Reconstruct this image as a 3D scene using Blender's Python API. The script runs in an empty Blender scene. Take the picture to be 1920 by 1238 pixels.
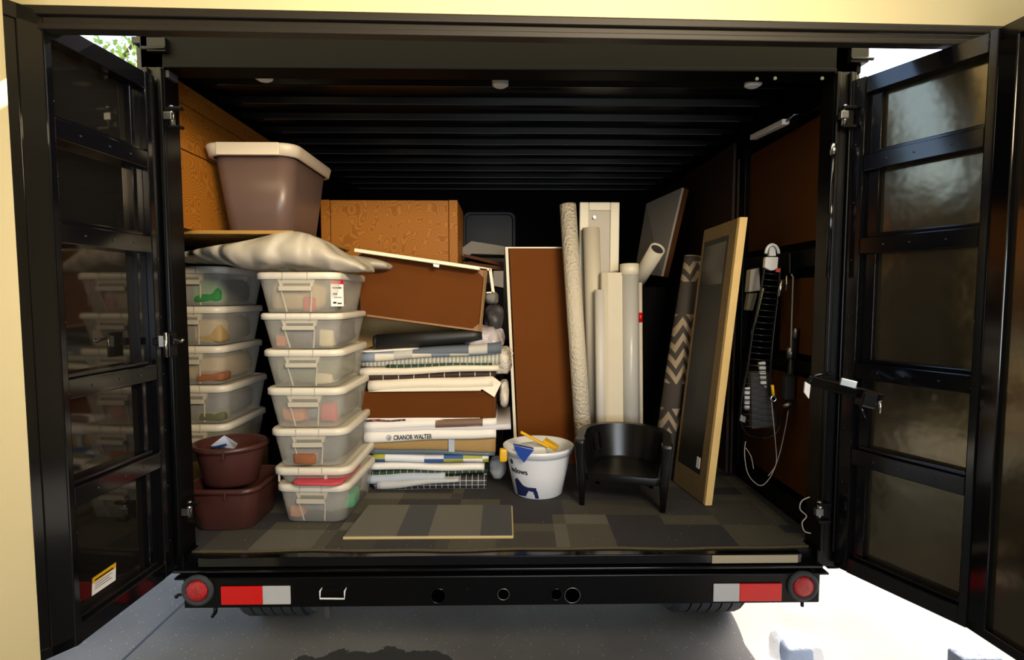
import bpy, bmesh, math, random
from mathutils import Vector, Matrix, noise
random.seed(7)
PI = math.pi
scene = bpy.context.scene
COL = scene.collection

# ------------------------------------------------------------------ camera
F = 1000.0
PITCH = math.atan(64.0 / F)
YAW = math.atan(16.0 / F)
CAM = Vector((0, -1.85, 1.45))
cd = bpy.data.cameras.new('camera')
cam = bpy.data.objects.new('camera', cd)
COL.objects.link(cam)
cam.location = CAM
cam.rotation_euler = (PI / 2 - PITCH, 0, -YAW)
cd.sensor_width = 36
cd.sensor_fit = 'HORIZONTAL'
cd.lens = F / 1920 * 36
cd.clip_start = 0.02
scene.camera = cam
FWD = Vector((math.sin(YAW) * math.cos(PITCH), math.cos(YAW) * math.cos(PITCH), -math.sin(PITCH)))
RIGHT = Vector((math.cos(YAW), -math.sin(YAW), 0))
UP = RIGHT.cross(FWD)

def ray(px, py):
    return FWD + RIGHT * ((px - 960) / F) - UP * ((py - 619) / F)
def at(px, py, Y):
    d = ray(px, py); return CAM + d * ((Y - CAM.y) / d.y)
def atz(px, py, z):
    d = ray(px, py); return CAM + d * ((z - CAM.z) / d.z)
def atx(px, py, X):
    d = ray(px, py); return CAM + d * ((X - CAM.x) / d.x)

# ------------------------------------------------------------------ light
scene.view_settings.view_transform = 'Standard'
scene.view_settings.look = 'None'
scene.view_settings.gamma = 1
scene.view_settings.use_curve_mapping = False
scene.view_settings.exposure = -0.42
w = bpy.data.worlds.new('sky'); scene.world = w; w.use_nodes = True
nt = w.node_tree; nt.nodes.clear()
out = nt.nodes.new('ShaderNodeOutputWorld'); bg = nt.nodes.new('ShaderNodeBackground')
sky = nt.nodes.new('ShaderNodeTexSky'); sky.sky_type = 'NISHITA'; sky.sun_disc = False
sky.sun_elevation = math.radians(50); sky.sun_rotation = math.radians(60)
sky.dust_density = 2.5
bg.inputs['Strength'].default_value = 1.0
nt.links.new(sky.outputs[0], bg.inputs[0]); nt.links.new(bg.outputs[0], out.inputs[0])
sd = bpy.data.lights.new('sun', 'SUN'); sd.energy = 28.0; sd.angle = math.radians(0.6); sd.color = (1, .93, .82)
so = bpy.data.objects.new('sun', sd); COL.objects.link(so)
SUNV = Vector((0.42, 1.0, 0.84))        # towards the sun
so.rotation_euler = SUNV.to_track_quat('Z', 'Y').to_euler()
def area(name, loc, target, sx, sy, power, color):
    l = bpy.data.lights.new(name, 'AREA'); l.shape = 'RECTANGLE'; l.size = sx; l.size_y = sy
    l.energy = power; l.color = color
    o = bpy.data.objects.new(name, l); COL.objects.link(o); o.location = loc
    o.rotation_euler = (Vector(loc) - Vector(target)).to_track_quat('Z', 'Y').to_euler(); return o
l_ = area('garage_ceiling_light', (1.0, -2.3, 2.35), (-.5, .4, 1.7), 1.0, .4, 31, (1, .80, .54)); l_.data.spread = math.radians(80)
l_ = area('cool_fill_light', (0.7, -4.6, 1.3), (-.1, .2, .8), 2.0, 1.0, 38, (.84, .92, 1.0)); l_.data.spread = math.radians(100)  # added cool fill from behind for the lower items; no window is built

# ------------------------------------------------------------------ materials
def lin(c):
    return tuple(((v / 12.92) if v <= .04045 else ((v + .055) / 1.055) ** 2.4) for v in c)
def hexc(h):
    return lin(tuple(int(h[i:i + 2], 16) / 255 for i in (0, 2, 4)))
MATS = {}
def mat(name, h, rough=.6, metal=0, spec=.5, coat=0, bump=0, bscale=60, vary=0, vscale=8, alpha=1, sub=0, emit=None, trans=0):
    if name in MATS: return MATS[name]
    m = bpy.data.materials.new(name); m.use_nodes = True; n = m.node_tree; b = n.nodes['Principled BSDF']
    c = hexc(h) if isinstance(h, str) else h
    b.inputs['Base Color'].default_value = (*c, 1); b.inputs['Roughness'].default_value = rough
    b.inputs['Metallic'].default_value = metal; b.inputs['Specular IOR Level'].default_value = spec
    b.inputs['Coat Weight'].default_value = coat; b.inputs['Alpha'].default_value = alpha
    b.inputs['Transmission Weight'].default_value = trans
    tc = n.nodes.new('ShaderNodeTexCoord')
    if vary:
        t = n.nodes.new('ShaderNodeTexNoise'); t.inputs['Scale'].default_value = vscale; t.inputs['Detail'].default_value = 5
        n.links.new(tc.outputs['Object'], t.inputs['Vector'])
        mx = n.nodes.new('ShaderNodeMix'); mx.data_type = 'RGBA'
        mx.inputs[6].default_value = (*[v * (1 - vary) for v in c], 1); mx.inputs[7].default_value = (*[min(1, v * (1 + vary)) for v in c], 1)
        n.links.new(t.outputs['Fac'], mx.inputs[0]); n.links.new(mx.outputs[2], b.inputs['Base Color'])
    if bump:
        t = n.nodes.new('ShaderNodeTexNoise'); t.inputs['Scale'].default_value = bscale; t.inputs['Detail'].default_value = 4
        n.links.new(tc.outputs['Object'], t.inputs['Vector'])
        bp = n.nodes.new('ShaderNodeBump'); bp.inputs['Strength'].default_value = bump; bp.inputs['Distance'].default_value = .01
        n.links.new(t.outputs['Fac'], bp.inputs['Height']); n.links.new(bp.outputs[0], b.inputs['Normal'])
    MATS[name] = m; return m
def nodes(m): return m.node_tree.nodes, m.node_tree.links, m.node_tree.nodes['Principled BSDF']

black_gloss = mat('black_gloss_paint', '0b0b0e', rough=.12, spec=.6, bump=.04, bscale=3)
door_skin = mat('door_sheet_metal', '4c4843', rough=.05, metal=.9)
door_skin_bright = mat('door_sheet_metal_wavy', '7d7460', rough=.16, metal=.9, bump=.5, bscale=3.2)  # base colour lightened to imitate bright reflections on the right door
header_black = mat('header_black_paint', '020203', rough=.5, spec=.08)
black_satin = mat('black_satin_paint', '060607', rough=.33, spec=.22)
black_flat = mat('black_flat_lining', '030304', rough=.8, spec=.08)
ceil_black = mat('black_ceiling_metal', '040406', rough=.3, spec=.35)
steel = mat('bright_steel', 'b8b8b4', rough=.25, metal=1)
zinc = mat('zinc_plated_steel', '8f9190', rough=.35, metal=1)
rubber = mat('tyre_rubber', '34363a', rough=.75, bump=.3, bscale=120)
white_pl = mat('white_plastic', 'e6e6e6', rough=.35)
cream_lid = mat('cream_lid_plastic', 'dcd6c8', rough=.38, alpha=.93)
clear_pl = mat('clear_bin_plastic', 'dcdad0', rough=.2, spec=.5, alpha=.33)
rib_pl = mat('moulded_rib_plastic', 'c9c3b4', rough=.3, alpha=.75)
tub_brown = mat('brown_tub_plastic', '452723', rough=.33, spec=.45)
bin_brown = mat('taupe_tote_plastic', '5e4b45', rough=.35, spec=.45)
beige_wall = mat('beige_painted_wall', 'dccfa0', rough=.8)
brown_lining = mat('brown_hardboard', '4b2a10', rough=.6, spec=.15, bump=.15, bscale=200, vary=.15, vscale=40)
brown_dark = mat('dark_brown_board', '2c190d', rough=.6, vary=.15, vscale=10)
card_brown = mat('brown_cardboard', '5b310f', rough=.7, spec=.08, vary=.1, vscale=6)
card_rust = mat('rust_brown_backing_board', '6a3a12', rough=.7, spec=.08, vary=.06, vscale=5)
card_tan = mat('tan_cardboard', 'a28453', rough=.75, vary=.08)
cream = mat('cream_painted_wood', 'e4dcc4', rough=.45)
cream_tube = mat('cream_card_tube', 'd6ccb6', rough=.65, vary=.05)
grey_tube = mat('grey_plastic_wrapped_tube', 'b9b7b2', rough=.3, spec=.5, vary=.06)
white_paper = mat('white_paper', 'e4e2df', rough=.6)
cream_paper = mat('cream_vinyl_sheet', 'ddd5c5', rough=.5)
grey_cloth = mat('grey_cloth', '77736d', rough=.85, bump=.3, bscale=25)
dark_cloth = mat('charcoal_cloth', '2c2c2f', rough=.85, bump=.2, bscale=25)
cushion_m = mat('cream_grey_vinyl_fabric', 'aaa296', rough=.45, spec=.4, bump=.9, bscale=9)
wood_light = mat('pale_pine_wood', 'd9b878', rough=.6, vary=.12, vscale=14)
wood_mid = mat('aged_pine_wood', '77603f', rough=.65, bump=.2, bscale=180, vary=.2, vscale=60)
glassy = mat('dark_glass_pane', '15150f', rough=.12, spec=.6)
chair_black = mat('black_moulded_plastic', '0b0b0c', rough=.3, spec=.5)
bucket_white = mat('white_bucket_plastic', 'dfe3ec', rough=.28)
yellow = mat('yellow_plastic', 'd9a810', rough=.4)
blue = mat('royal_blue_print', '16419a', rough=.45)
navy = mat('navy_print', '1b2250', rough=.45)
red_l = mat('red_lens', 'b00a0e', rough=.2, bump=.6, bscale=220, spec=.7)
red_t = mat('red_reflector', 'd00a0c', rough=.3, spec=.6)
silver_t = mat('silver_reflector', 'b9b9bb', rough=.35, bump=.2, bscale=300)
plastic_bag = mat('clear_plastic_bag', 'd8dde4', rough=.15, alpha=.35, bump=.6, bscale=30)
cable_grey = mat('grey_wire', '9a958c', rough=.4)
seal_grey = mat('dark_bronze_metal', '2a2620', rough=.45, spec=.4)
ink = mat('black_ink', '1d1d20', rough=.6)

def wrinkle(m, sc, dist, st):
    n, l, b = nodes(m); tc = n.new('ShaderNodeTexCoord'); wv = n.new('ShaderNodeTexWave'); wv.bands_direction = 'X'
    wv.inputs['Scale'].default_value = sc; wv.inputs['Distortion'].default_value = dist; wv.inputs['Detail'].default_value = 2; wv.inputs['Detail Scale'].default_value = 1.2
    bp = n.new('ShaderNodeBump'); bp.inputs['Strength'].default_value = st; bp.inputs['Distance'].default_value = .02
    l.new(tc.outputs['Object'], wv.inputs['Vector']); l.new(wv.outputs['Fac'], bp.inputs['Height']); l.new(bp.outputs[0], b.inputs['Normal'])
wrinkle(cushion_m, 3.0, 9.0, .75)
def swirl():
    m = mat('orange_swirl_grain_board', '9a5a1c', rough=.5, spec=.2); n, l, b = nodes(m)
    tc = n.new('ShaderNodeTexCoord'); mp = n.new('ShaderNodeMapping'); mp.inputs['Scale'].default_value = (1, 1, .8)
    ns = n.new('ShaderNodeTexNoise'); ns.inputs['Scale'].default_value = 8; ns.inputs['Detail'].default_value = 1
    mu = n.new('ShaderNodeMath'); mu.operation = 'MULTIPLY'; mu.inputs[1].default_value = 30
    fr = n.new('ShaderNodeMath'); fr.operation = 'PINGPONG'; fr.inputs[1].default_value = .5
    cr = n.new('ShaderNodeValToRGB'); e = cr.color_ramp.elements
    e[0].position = .05; e[0].color = (*hexc('8a5418'), 1); e[1].position = .5; e[1].color = (*hexc('a66c28'), 1)
    l.new(tc.outputs['Object'], mp.inputs[0]); l.new(mp.outputs[0], ns.inputs['Vector']); l.new(ns.outputs['Fac'], mu.inputs[0])
    l.new(mu.outputs[0], fr.inputs[0]); l.new(fr.outputs[0], cr.inputs[0]); l.new(cr.outputs[0], b.inputs['Base Color'])
    return m
swirl_m = swirl()

def carpet_mat():
    m = mat('patchwork_carpet_tiles', '3f3d39', rough=.95, spec=.15); n, l, b = nodes(m)
    tc = n.new('ShaderNodeTexCoord')
    def grid(sx, sy, ox, oy):
        mp = n.new('ShaderNodeMapping'); mp.inputs['Location'].default_value = (ox, oy, 0)
        mp.inputs['Rotation'].default_value = (0, 0, .03)
        sn = n.new('ShaderNodeVectorMath'); sn.operation = 'SNAP'; sn.inputs[1].default_value = (sx, sy, 10)
        wn = n.new('ShaderNodeTexWhiteNoise'); wn.noise_dimensions = '3D'
        l.new(tc.outputs['Object'], mp.inputs[0]); l.new(mp.outputs[0], sn.inputs[0]); l.new(sn.outputs[0], wn.inputs['Vector']); return wn
    a = grid(.22, .16, .03, 0.02); c = grid(.44, .32, .2, .11)
    mx = n.new('ShaderNodeMath'); mx.operation = 'MULTIPLY_ADD'; mx.inputs[1].default_value = .5
    hf = n.new('ShaderNodeMath'); hf.operation = 'MULTIPLY'; hf.inputs[1].default_value = .5
    l.new(c.outputs['Value'], hf.inputs[0]); l.new(a.outputs['Value'], mx.inputs[0]); l.new(hf.outputs[0], mx.inputs[2])
    cr = n.new('ShaderNodeValToRGB'); cr.color_ramp.interpolation = 'CONSTANT'; e = cr.color_ramp.elements
    e[0].position = 0; e[0].color = (*hexc('3b3a3e'), 1); e[1].position = .38; e[1].color = (*hexc('55534a'), 1)
    for p, h in ((.5, '484642'), (.62, '65625a'), (.75, '403f42')):
        x = e.new(p); x.color = (*hexc(h), 1)
    l.new(mx.outputs[0], cr.inputs[0])
    ns = n.new('ShaderNodeTexNoise'); ns.inputs['Scale'].default_value = 420; ns.inputs['Detail'].default_value = 2
    l.new(tc.outputs['Object'], ns.inputs['Vector'])
    ov = n.new('ShaderNodeMix'); ov.data_type = 'RGBA'; ov.blend_type = 'OVERLAY'; ov.inputs[0].default_value = .6
    l.new(cr.outputs[0], ov.inputs[6]); l.new(ns.outputs['Color'], ov.inputs[7])
    sp = n.new('ShaderNodeTexVoronoi'); sp.inputs['Scale'].default_value = 26
    l.new(tc.outputs['Object'], sp.inputs['Vector'])
    lt = n.new('ShaderNodeMath'); lt.operation = 'LESS_THAN'; lt.inputs[1].default_value = .045
    l.new(sp.outputs['Distance'], lt.inputs[0])
    m2 = n.new('ShaderNodeMix'); m2.data_type = 'RGBA'; m2.inputs[7].default_value = (*hexc('b8ae92'), 1)
    l.new(lt.outputs[0], m2.inputs[0]); l.new(ov.outputs[2], m2.inputs[6]); l.new(m2.outputs[2], b.inputs['Base Color'])
    bp = n.new('ShaderNodeBump'); bp.inputs['Strength'].default_value = .5; bp.inputs['Distance'].default_value = .004
    l.new(ns.outputs['Fac'], bp.inputs['Height']); l.new(bp.outputs[0], b.inputs['Normal'])
    return m
carpet_m = carpet_mat()

def stripes(name, h1, h2, axis='X', period=.04, duty=.5, rough=.6, off=0, axis2=None, period2=.03, duty2=.9):
    if name in MATS: return MATS[name]
    m = mat(name, h1, rough=rough); n, l, b = nodes(m)
    tc = n.new('ShaderNodeTexCoord'); sx = n.new('ShaderNodeSeparateXYZ'); l.new(tc.outputs['Object'], sx.inputs[0])
    def band(ax, p, d):
        ad = n.new('ShaderNodeMath'); ad.operation = 'MULTIPLY_ADD'; ad.inputs[1].default_value = 1 / p; ad.inputs[2].default_value = off + 100
        fr = n.new('ShaderNodeMath'); fr.operation = 'FRACT'; gt = n.new('ShaderNodeMath'); gt.operation = 'GREATER_THAN'; gt.inputs[1].default_value = d
        l.new(sx.outputs[ax], ad.inputs[0]); l.new(ad.outputs[0], fr.inputs[0]); l.new(fr.outputs[0], gt.inputs[0]); return gt
    g = band(axis, period, duty)
    if axis2:
        g2 = band(axis2, period2, duty2); mx = n.new('ShaderNodeMath'); mx.operation = 'MAXIMUM'
        l.new(g.outputs[0], mx.inputs[0]); l.new(g2.outputs[0], mx.inputs[1]); g = mx
    mx = n.new('ShaderNodeMix'); mx.data_type = 'RGBA'; mx.inputs[6].default_value = (*hexc(h1), 1); mx.inputs[7].default_value = (*hexc(h2), 1)
    l.new(g.outputs[0], mx.inputs[0]); l.new(mx.outputs[2], b.inputs['Base Color']); return m
def patches(name, cols, cell=(.12, .1, .05), rough=.7, off=(0, 0, 0)):
    m = mat(name, cols[0], rough=rough); n, l, b = nodes(m)
    tc = n.new('ShaderNodeTexCoord'); mp = n.new('ShaderNodeMapping'); mp.inputs['Location'].default_value = off
    sn = n.new('ShaderNodeVectorMath'); sn.operation = 'SNAP'; sn.inputs[1].default_value = cell
    wn = n.new('ShaderNodeTexWhiteNoise'); cr = n.new('ShaderNodeValToRGB'); cr.color_ramp.interpolation = 'CONSTANT'
    l.new(tc.outputs['Object'], mp.inputs[0]); l.new(mp.outputs[0], sn.inputs[0]); l.new(sn.outputs[0], wn.inputs['Vector'])
    l.new(wn.outputs['Value'], cr.inputs[0]); e = cr.color_ramp.elements
    e[0].color = (*hexc(cols[0]), 1); e[1].position = 1 / len(cols); e[1].color = (*hexc(cols[1]), 1)
    for i in range(2, len(cols)):
        x = e.new(i / len(cols)); x.color = (*hexc(cols[i]), 1)
    l.new(cr.outputs[0], b.inputs['Base Color']); return m

def leaf_pattern():
    m = mat('taupe_leaf_pattern_fabric', '3d3630', rough=.85); n, l, b = nodes(m)
    tc = n.new('ShaderNodeTexCoord'); mp = n.new('ShaderNodeMapping'); mp.inputs['Scale'].default_value = (1, 1, 2.4); mp.inputs['Rotation'].default_value = (.3, .6, .2)
    ns = n.new('ShaderNodeTexNoise'); ns.inputs['Scale'].default_value = 8; ns.inputs['Distortion'].default_value = .6
    s0 = n.new('ShaderNodeSeparateXYZ'); l.new(tc.outputs['Object'], s0.inputs[0])
    l.new(mp.outputs[0], ns.inputs['Vector'])
    def M_(op, a, b_, c=None):
        q = n.new('ShaderNodeMath'); q.operation = op
        for i_, v_ in enumerate((a, b_, c)):
            if v_ is None: continue
            if isinstance(v_, (int, float)): q.inputs[i_].default_value = v_
            else: l.new(v_, q.inputs[i_])
        return q.outputs[0]
    zig = M_('PINGPONG', M_('MULTIPLY_ADD', s0.outputs['X'], 15, 3.3), .55)
    bandv = M_('FRACT', M_('ADD', M_('MULTIPLY_ADD', s0.outputs['Z'], 13, 40), M_('MULTIPLY_ADD', ns.outputs['Fac'], 3.2, M_('MULTIPLY', zig, 1.5))), 0)
    gt = n.new('ShaderNodeMath'); gt.operation = 'GREATER_THAN'; gt.inputs[1].default_value = .5
    l.new(bandv, gt.inputs[0])
    # plain band between z ranges
    sx = n.new('ShaderNodeSeparateXYZ'); l.new(tc.outputs['Object'], sx.inputs[0])
    def rng(a, c):
        g1 = n.new('ShaderNodeMath'); g1.operation = 'GREATER_THAN'; g1.inputs[1].default_value = a
        g2 = n.new('ShaderNodeMath'); g2.operation = 'LESS_THAN'; g2.inputs[1].default_value = c
        mm = n.new('ShaderNodeMath'); mm.operation = 'MULTIPLY'
        l.new(sx.outputs['Z'], g1.inputs[0]); l.new(sx.outputs['Z'], g2.inputs[0]); l.new(g1.outputs[0], mm.inputs[0]); l.new(g2.outputs[0], mm.inputs[1]); return mm
    a = rng(1.02, 1.36); c = rng(1.52, 1.62); d = rng(.78, .9)
    m1 = n.new('ShaderNodeMath'); m1.operation = 'MAXIMUM'; l.new(a.outputs[0], m1.inputs[0]); l.new(c.outputs[0], m1.inputs[1])
    m3 = n.new('ShaderNodeMath'); m3.operation = 'MAXIMUM'; l.new(m1.outputs[0], m3.inputs[0]); l.new(d.outputs[0], m3.inputs[1])
    m2 = n.new('ShaderNodeMath'); m2.operation = 'MULTIPLY'; l.new(m3.outputs[0], m2.inputs[0]); l.new(gt.outputs[0], m2.inputs[1])
    mx = n.new('ShaderNodeMix'); mx.data_type = 'RGBA'; mx.inputs[6].default_value = (*hexc('3f3833'), 1); mx.inputs[7].default_value = (*hexc('9c8a70'), 1)
    l.new(m2.outputs[0], mx.inputs[0]); l.new(mx.outputs[2], b.inputs['Base Color']); return m
leaf_m = leaf_pattern()

def concrete():
    m = mat('driveway_concrete', '8d9298', rough=.85, spec=.3); n, l, b = nodes(m)
    tc = n.new('ShaderNodeTexCoord')
    ns = n.new('ShaderNodeTexNoise'); ns.inputs['Scale'].default_value = 160; ns.inputs['Detail'].default_value = 3
    n2 = n.new('ShaderNodeTexNoise'); n2.inputs['Scale'].default_value = 1.5; n2.inputs['Detail'].default_value = 6
    l.new(tc.outputs['Object'], ns.inputs['Vector']); l.new(tc.outputs['Object'], n2.inputs['Vector'])
    cr = n.new('ShaderNodeValToRGB'); e = cr.color_ramp.elements
    e[0].position = .35; e[0].color = (*hexc('63605c'), 1); e[1].position = .7; e[1].color = (*hexc('7d7a75'), 1)
    l.new(n2.outputs['Fac'], cr.inputs[0])
    v = n.new('ShaderNodeTexVoronoi'); v.inputs['Scale'].default_value = 45; l.new(tc.outputs['Object'], v.inputs['Vector'])
    lt = n.new('ShaderNodeMath'); lt.operation = 'LESS_THAN'; lt.inputs[1].default_value = .09; l.new(v.outputs['Distance'], lt.inputs[0])
    m1 = n.new('ShaderNodeMix'); m1.data_type = 'RGBA'; m1.inputs[7].default_value = (*hexc('c9c6bf'), 1)
    l.new(lt.outputs[0], m1.inputs[0]); l.new(cr.outputs[0], m1.inputs[6])
    # wet stain: own shape
    c = atz(690, 1262, 0)
    mp = n.new('ShaderNodeMapping'); mp.vector_type = 'TEXTURE'; mp.inputs['Location'].default_value = (c.x, c.y, 0); mp.inputs['Scale'].default_value = (.38, .16, 1)
    ln = n.new('ShaderNodeVectorMath'); ln.operation = 'LENGTH'
    n3 = n.new('ShaderNodeTexNoise'); n3.inputs['Scale'].default_value = 9; n3.inputs['Detail'].default_value = 5
    l.new(tc.outputs['Object'], mp.inputs[0]); l.new(mp.outputs[0], ln.inputs[0]); l.new(tc.outputs['Object'], n3.inputs['Vector'])
    ma = n.new('ShaderNodeMath'); ma.operation = 'MULTIPLY_ADD'; ma.inputs[1].default_value = -1.6
    l.new(n3.outputs['Fac'], ma.inputs[0]); l.new(ln.outputs['Value'], ma.inputs[2])
    l2 = n.new('ShaderNodeMath'); l2.operation = 'LESS_THAN'; l2.inputs[1].default_value = .12; l.new(ma.outputs[0], l2.inputs[0])
    m2 = n.new('ShaderNodeMix'); m2.data_type = 'RGBA'; m2.inputs[7].default_value = (*hexc('3c3a37'), 1)
    l.new(l2.outputs[0], m2.inputs[0]); l.new(m1.outputs[2], m2.inputs[6])
    l.new(m2.outputs[2], b.inputs['Base Color'])
    bp = n.new('ShaderNodeBump'); bp.inputs['Strength'].default_value = .4; bp.inputs['Distance'].default_value = .004
    l.new(ns.outputs['Fac'], bp.inputs['Height']); l.new(bp.outputs[0], b.inputs['Normal']); return m
concrete_m = concrete()

# ------------------------------------------------------------------ mesh helpers
class MB:
    def __init__(s): s.v = []; s.f = []; s.mi = []; s.sm = []
    def add(s, vs, fs, mi=0, smooth=False):
        o = len(s.v); s.v += [Vector(p) for p in vs]
        for f in fs: s.f.append([i + o for i in f]); s.mi.append(mi); s.sm.append(smooth)
        return s
    def box(s, x0, x1, y0, y1, z0, z1, mi=0, M=None):
        vs = [Vector((x, y, z)) for z in (z0, z1) for y in (y0, y1) for x in (x0, x1)]
        if M: vs = [M @ p for p in vs]
        return s.add(vs, [(0, 2, 3, 1), (4, 5, 7, 6), (0, 1, 5, 4), (2, 6, 7, 3), (0, 4, 6, 2), (1, 3, 7, 5)], mi)
    def slab(s, q, d, mi=0):          # quad (or polygon) q extruded by vector d
        q = [Vector(p) for p in q]; n = len(q); d = Vector(d)
        return s.add(q + [p + d for p in q], [tuple(range(n))[::-1], tuple(range(n, 2 * n))] + [(i, (i + 1) % n, n + (i + 1) % n, n + i) for i in range(n)], mi)
    def bar(s, a, b, w, h, up=(0, 0, 1), mi=0):
        a = Vector(a); b = Vector(b); d = (b - a).normalized(); u = Vector(up)
        r = d.cross(u)
        if r.length < 1e-4: r = d.cross(Vector((1, 0, 0)))
        r.normalize(); u = r.cross(d)
        q = [a - r * w / 2 - u * h / 2, a + r * w / 2 - u * h / 2, a + r * w / 2 + u * h / 2, a - r * w / 2 + u * h / 2]
        return s.slab(q, b - a, mi)
    def tube(s, pts, r, n=10, mi=0, cap=True, smooth=True, ry=None):
        pts = [Vector(p) for p in pts]; m = len(pts); rs = r if isinstance(r, (list, tuple)) else [r] * m
        vs = []; pu = None
        for i, p in enumerate(pts):
            d = (pts[min(i + 1, m - 1)] - pts[max(i - 1, 0)]).normalized()
            if pu is None:
                pu = Vector((0, 0, 1)) if abs(d.z) < .9 else Vector((0, 1, 0))
            a = d.cross(pu).normalized(); pu = a.cross(d).normalized()
            for k in range(n):
                t = 2 * PI * k / n
                vs.append(p + a * math.cos(t) * rs[i] + pu * math.sin(t) * (rs[i] if ry is None else ry))
        fs = [(i * n + k, i * n + (k + 1) % n, (i + 1) * n + (k + 1) % n, (i + 1) * n + k) for i in range(m - 1) for k in range(n)]
        s.add(vs, fs, mi, smooth)
        if cap:
            o = len(s.v) - len(vs)
            s.f.append([o + k for k in range(n)][::-1]); s.mi.append(mi); s.sm.append(False)
            s.f.append([o + (m - 1) * n + k for k in range(n)]); s.mi.append(mi); s.sm.append(False)
        return s
    def loft(s, rings, cap0=True, cap1=True, mi=0, smooth=True):
        n = len(rings[0]); vs = [p for r in rings for p in r]
        fs = [(i * n + k, i * n + (k + 1) % n, (i + 1) * n + (k + 1) % n, (i + 1) * n + k) for i in range(len(rings) - 1) for k in range(n)]
        o = len(s.v); s.add(vs, fs, mi, smooth)
        if cap0: s.f.append([o + k for k in range(n)][::-1]); s.mi.append(mi); s.sm.append(False)
        if cap1: s.f.append([o + (len(rings) - 1) * n + k for k in range(n)]); s.mi.append(mi); s.sm.append(False)
        return s
    def build(s, name, m, parent=None, bevel=0, solid=0, sub=0):
        me = bpy.data.meshes.new(name); me.from_pydata([tuple(p) for p in s.v], [], s.f)
        ms = m if isinstance(m, (list, tuple)) else [m]
        for x in ms: me.materials.append(x)
        me.polygons.foreach_set('material_index', s.mi); me.polygons.foreach_set('use_smooth', s.sm)
        bm = bmesh.new(); bm.from_mesh(me); bmesh.ops.recalc_face_normals(bm, faces=bm.faces); bm.to_mesh(me); bm.free()
        me.update()
        o = bpy.data.objects.new(name, me); COL.objects.link(o)
        if parent:
            o.parent = parent
            o.matrix_parent_inverse = Matrix.Identity(4)
        if solid:
            x = o.modifiers.new('s', 'SOLIDIFY'); x.thickness = solid; x.offset = 0
        if bevel:
            x = o.modifiers.new('b', 'BEVEL'); x.width = bevel; x.segments = 2; x.limit_method = 'ANGLE'
        if sub:
            x = o.modifiers.new('u', 'SUBSURF'); x.levels = sub; x.render_levels = sub
        return o
def rrect(cx, cy, z, hx, hy, r, n=5, M=None):
    pts = []
    for (sx, sy, a0) in ((1, 1, 0), (-1, 1, 90), (-1, -1, 180), (1, -1, 270)):
        for k in range(n + 1):
            a = math.radians(a0 + 90 * k / n)
            pts.append(Vector((cx + sx * (hx - r) + r * math.cos(a), cy + sy * (hy - r) + r * math.sin(a), z)))
    return [M @ p for p in pts] if M else pts
def ell(cx, cy, z, rx, ry, n=32):
    return [Vector((cx + rx * math.cos(2 * PI * k / n), cy + ry * math.sin(2 * PI * k / n), z)) for k in range(n)]
def tag(o, label, cat, group=None, kind=None):
    if label: o['label'] = label
    if cat: o['category'] = cat
    if group: o['group'] = group
    if kind: o['kind'] = kind
    return o
def thing(name, label, cat, loc=(0, 0, 0), rz=0, group=None):
    o = bpy.data.objects.new(name, None); COL.objects.link(o); o.empty_display_size = .05
    o.location = loc; o.rotation_euler = (0, 0, rz); return tag(o, label, cat, group)
def smooth(P, k=6):
    P = [Vector(p) for p in P]; out = []
    for i in range(len(P) - 1):
        a = P[max(i - 1, 0)]; b = P[i]; c = P[i + 1]; d = P[min(i + 2, len(P) - 1)]
        for j in range(k):
            t = j / k; out.append(.5 * ((2 * b) + (c - a) * t + (2 * a - 5 * b + 4 * c - d) * t * t + (3 * b - a - 3 * c + d) * t ** 3))
    return out + [P[-1]]
def lab(o, t): o['label'] = t; return o
def dup(root, loc, rz, label, group=None):
    r = root.copy(); COL.objects.link(r); r.location = loc; r.rotation_euler = (0, 0, rz); r['label'] = label
    if group: r['group'] = group
    for ch in list(root.children):
        c = ch.copy(); COL.objects.link(c); c.parent = r
        for g in list(ch.children):
            d = g.copy(); COL.objects.link(d); d.parent = c
    return r
def text_mesh(name, body, size, m, parent, M, wrap=None, depth=.0008, sx=1):
    cu = bpy.data.curves.new(name, 'FONT'); cu.body = body; cu.size = size; cu.extrude = depth; cu.offset = size * .018; cu.align_x = 'LEFT'
    t = bpy.data.objects.new('tmp', cu); COL.objects.link(t)
    bpy.context.view_layer.update()
    me = bpy.data.meshes.new_from_object(t.evaluated_get(bpy.context.evaluated_depsgraph_get()))
    bpy.data.objects.remove(t)
    for v in me.vertices:
        p = Vector((v.co.x * sx, v.co.y, v.co.z))
        v.co = wrap(p) if wrap else M @ p
    me.materials.clear(); me.materials.append(m)
    o = bpy.data.objects.new(name, me); COL.objects.link(o); o.parent = parent; return o
FL = 0.55      # trailer floor (carpet top)

# ------------------------------------------------------------------ GROUND + GARAGE (the setting)
g = MB().add([(-30, -8, 0), (30, -8, 0), (30, 40, 0), (-30, 40, 0)], [(0, 1, 2, 3)])
tag(g.build('ground', concrete_m), 'grey concrete driveway slab with a dark wet stain', 'ground', kind='structure')
a = atz(345, 1130, 0); b = atz(228, 1240, 0); dv = (b - a).normalized()
tag(MB().bar(a - dv * 3 + Vector((0, 0, -.003)), b + dv * 1.2 + Vector((0, 0, -.003)), .010, .009).build('trim_1', mat('joint_filler', '2b2a29')), 'dark joint line in the concrete driveway', 'joint', kind='structure')
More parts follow.
